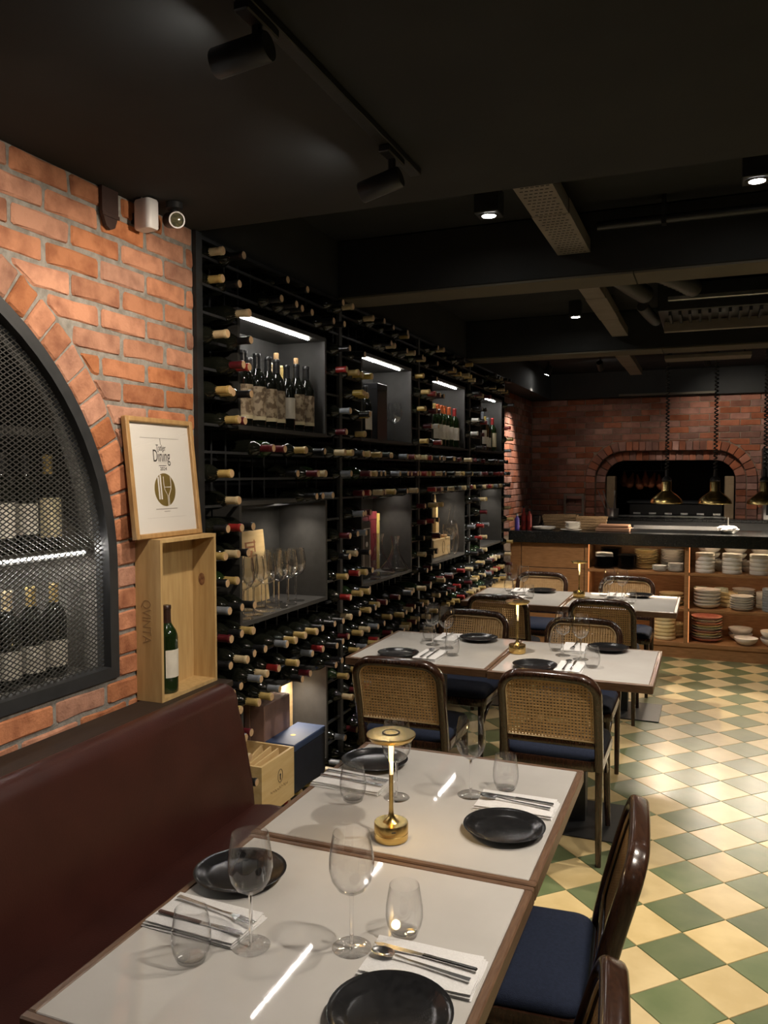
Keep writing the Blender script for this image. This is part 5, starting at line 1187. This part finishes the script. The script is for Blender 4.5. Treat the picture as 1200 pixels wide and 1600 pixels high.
# track with two spotlights
tk = thing('track_light', 'black ceiling track carrying two cylindrical spotlights', 'track light', (-.82, 1.2, ZS-.0005))
obj('track', MB().bbox((-.017, -1.6, -.02), (.017, 1.09, 0), .002), 'black_metal', tk)
for i, (y, tgt, pw) in enumerate(((1.385, (-1.78, 1.50, 1.82), 26), (2.095, (-1.78, 2.22, 1.80), 23))):
    ly = y-1.2; st = obj('adapter', MB().bbox((-.016, ly-.06, -.04), (.016, ly+.06, -.0205), .003), 'black_metal', tk); obj('stem', MB().sweep([(0, ly, -.04), (.0, ly, -.065), (.004, ly, -.09)], rsec(.020, .014, .004, 1), up=(0,1,0)), 'black_metal', tk)
    base = Vector((-.80, y, ZS-.083-.008*i)); ax = Vector((-1, 0, (-.10, -.25)[i])).normalized(); R = Matrix.Translation(base-Vector((-.82, 1.2, ZS-.0005))) @ ax.to_track_quat('Z', 'Y').to_matrix().to_4x4()
    hd = obj('spot_head', MB().lathe([(0,-.006),(.0265,-.006),(.0285,-.002),(.0285,.112),(.027,.115),(.024,.109),(0,.107)], 28, M=R), 'black_metal', tk, 40)
    obj('bulb', MB().lathe([(0,.1085),(.0235,.1085),(.0235,.1075),(0,.1075)], 20, M=R), 'bulb', hd)
    spot('track_beam', base+ax*.125, tgt, pw, 98, 1.0, .025, WARM, tk)
# cable trays along the ceiling
def tray(x0, x1, y0, y1, z, label, holes=True):
    t = thing('cable_tray', label, 'cable tray', ((x0+x1)/2, y0, z)); w_ = (x1-x0)/2; L = y1-y0; n = max(1, round(L/.75))
    for k in range(n): obj('tray_section', MB().box((-w_-.004*(k % 2), L*k/n+.003, 0), (w_+.004*(k % 2), L*(k+1)/n-.003, .06)), 'duct_metal', t)
    if holes:
        hb_ = MB(); m = int(L/.035)
        for i in range(m):
            for j in range(6): xx = -w_+.015+(2*w_-.03)*(j+.5*(i % 2))/6; hb_.box((xx, .02+i*.035, -.0008), (xx+.012, .026+i*.035, .0))
        o = obj('slot_row', hb_, 'duct_hole', t); o['kind'] = 'stuff'
    for k in range(2): obj('hanger', MB().box((-.004, L*(.3+.45*k), .06), (.004, L*(.3+.45*k)+.008, ZC-z-.001)), 'black_metal', t)
    return t
tray(-.665, -.525, 2.62, 3.826, 2.612, 'perforated grey cable tray nearest the soffit'); tray(-.675, -.565, 4.10, 6.15, 2.60, 'grey cable tray between the two ceiling beams', False); tray(-.76, -.645, 6.5, 8.6, 2.60, 'grey cable tray above the kitchen pass', False)
# conduit crossing the first ceiling bay
pp = thing('ceiling_conduit', 'black round conduit crossing the first ceiling bay', 'conduit', (.3, 3.74, 2.70)); obj('pipe', MB().tube([(-.78,0,0),(2.6,0,0)], .02, 10, up=(0,0,1)), 'black_metal', pp, 60)
for x in (-.5, .1, .7): obj('clip', MB().box((x-.01, -.024, -.024), (x+.01, .024, .0995)), 'black_metal', pp)
# air-handling units
ac = thing('air_handler', 'suspended dark air handler with grille and pale metal edge panel', 'air conditioner', (.12, 5.0, 2.50))
obj('casing', MB().bbox((-.42, .10, .06), (.55, .85, .22), .005), 'black_metal', ac); obj('edge_panel', MB().bbox((-.40, .42, -.01), (.42, .46, .055), .003), 'duct_metal', ac); obj('front_rail', MB().bbox((-.36, .0, .10), (.70, .03, .125), .003), 'steel', ac)
for k in range(14): obj('grille_slat', MB().box((-.36+k*.055, .11, .035), (-.345+k*.055, .40, .058)), 'black_metal', ac)
for x in (-.38, .5): obj('hanger_rod', MB().tube([(x,.2,.22),(x,.2,.299)], .006, 6, up=(0,1,0)), 'steel', ac); 
p2 = thing('ceiling_panel', 'long suspended metal panel above the pendant lamps', 'ceiling panel', (-.03, 7.2, 2.545)); obj('panel', MB().bbox((-.33, -.1, 0), (.33, .12, .03), .003), 'duct_metal', p2)
for x in (-.28, .28): obj('hanger_rod', MB().tube([(x,0,.03),(x,0,.2545)], .005, 6, up=(0,1,0)), 'black_metal', p2)
for i, (a, b, c) in enumerate((((-.50,4.4,2.72),(-.28,4.6,2.70),(-.10,5.0,2.66)), ((-.50,4.7,2.70),(-.42,4.85,2.66),(-.37,5.06,2.66)), ((-.42,5.5,2.68),(-.38,5.7,2.64),(-.36,5.95,2.66)))):
    f_ = thing('flexible_duct', ('upper', 'lower', 'rear')[i]+' dark flexible duct beside the air handler', 'duct', a); A = Vector(a); pts = []
    for k in range(41): t_ = k/40; q = Vector(a)*(1-t_)**2+Vector(b)*2*t_*(1-t_)+Vector(c)*t_**2-A; pts.append(q)
    obj('hose', MB().tube(pts, .05 if i < 2 else .035, 12, up=(0,0,1), scl=[1+.08*(k % 2) for k in range(41)]), 'flex_duct', f_, 60)
sk = thing('smoke_detector', 'round smoke detector on ceiling above the air handler', 'smoke detector', (.42, 5.45, ZC-.0005)) if False else None
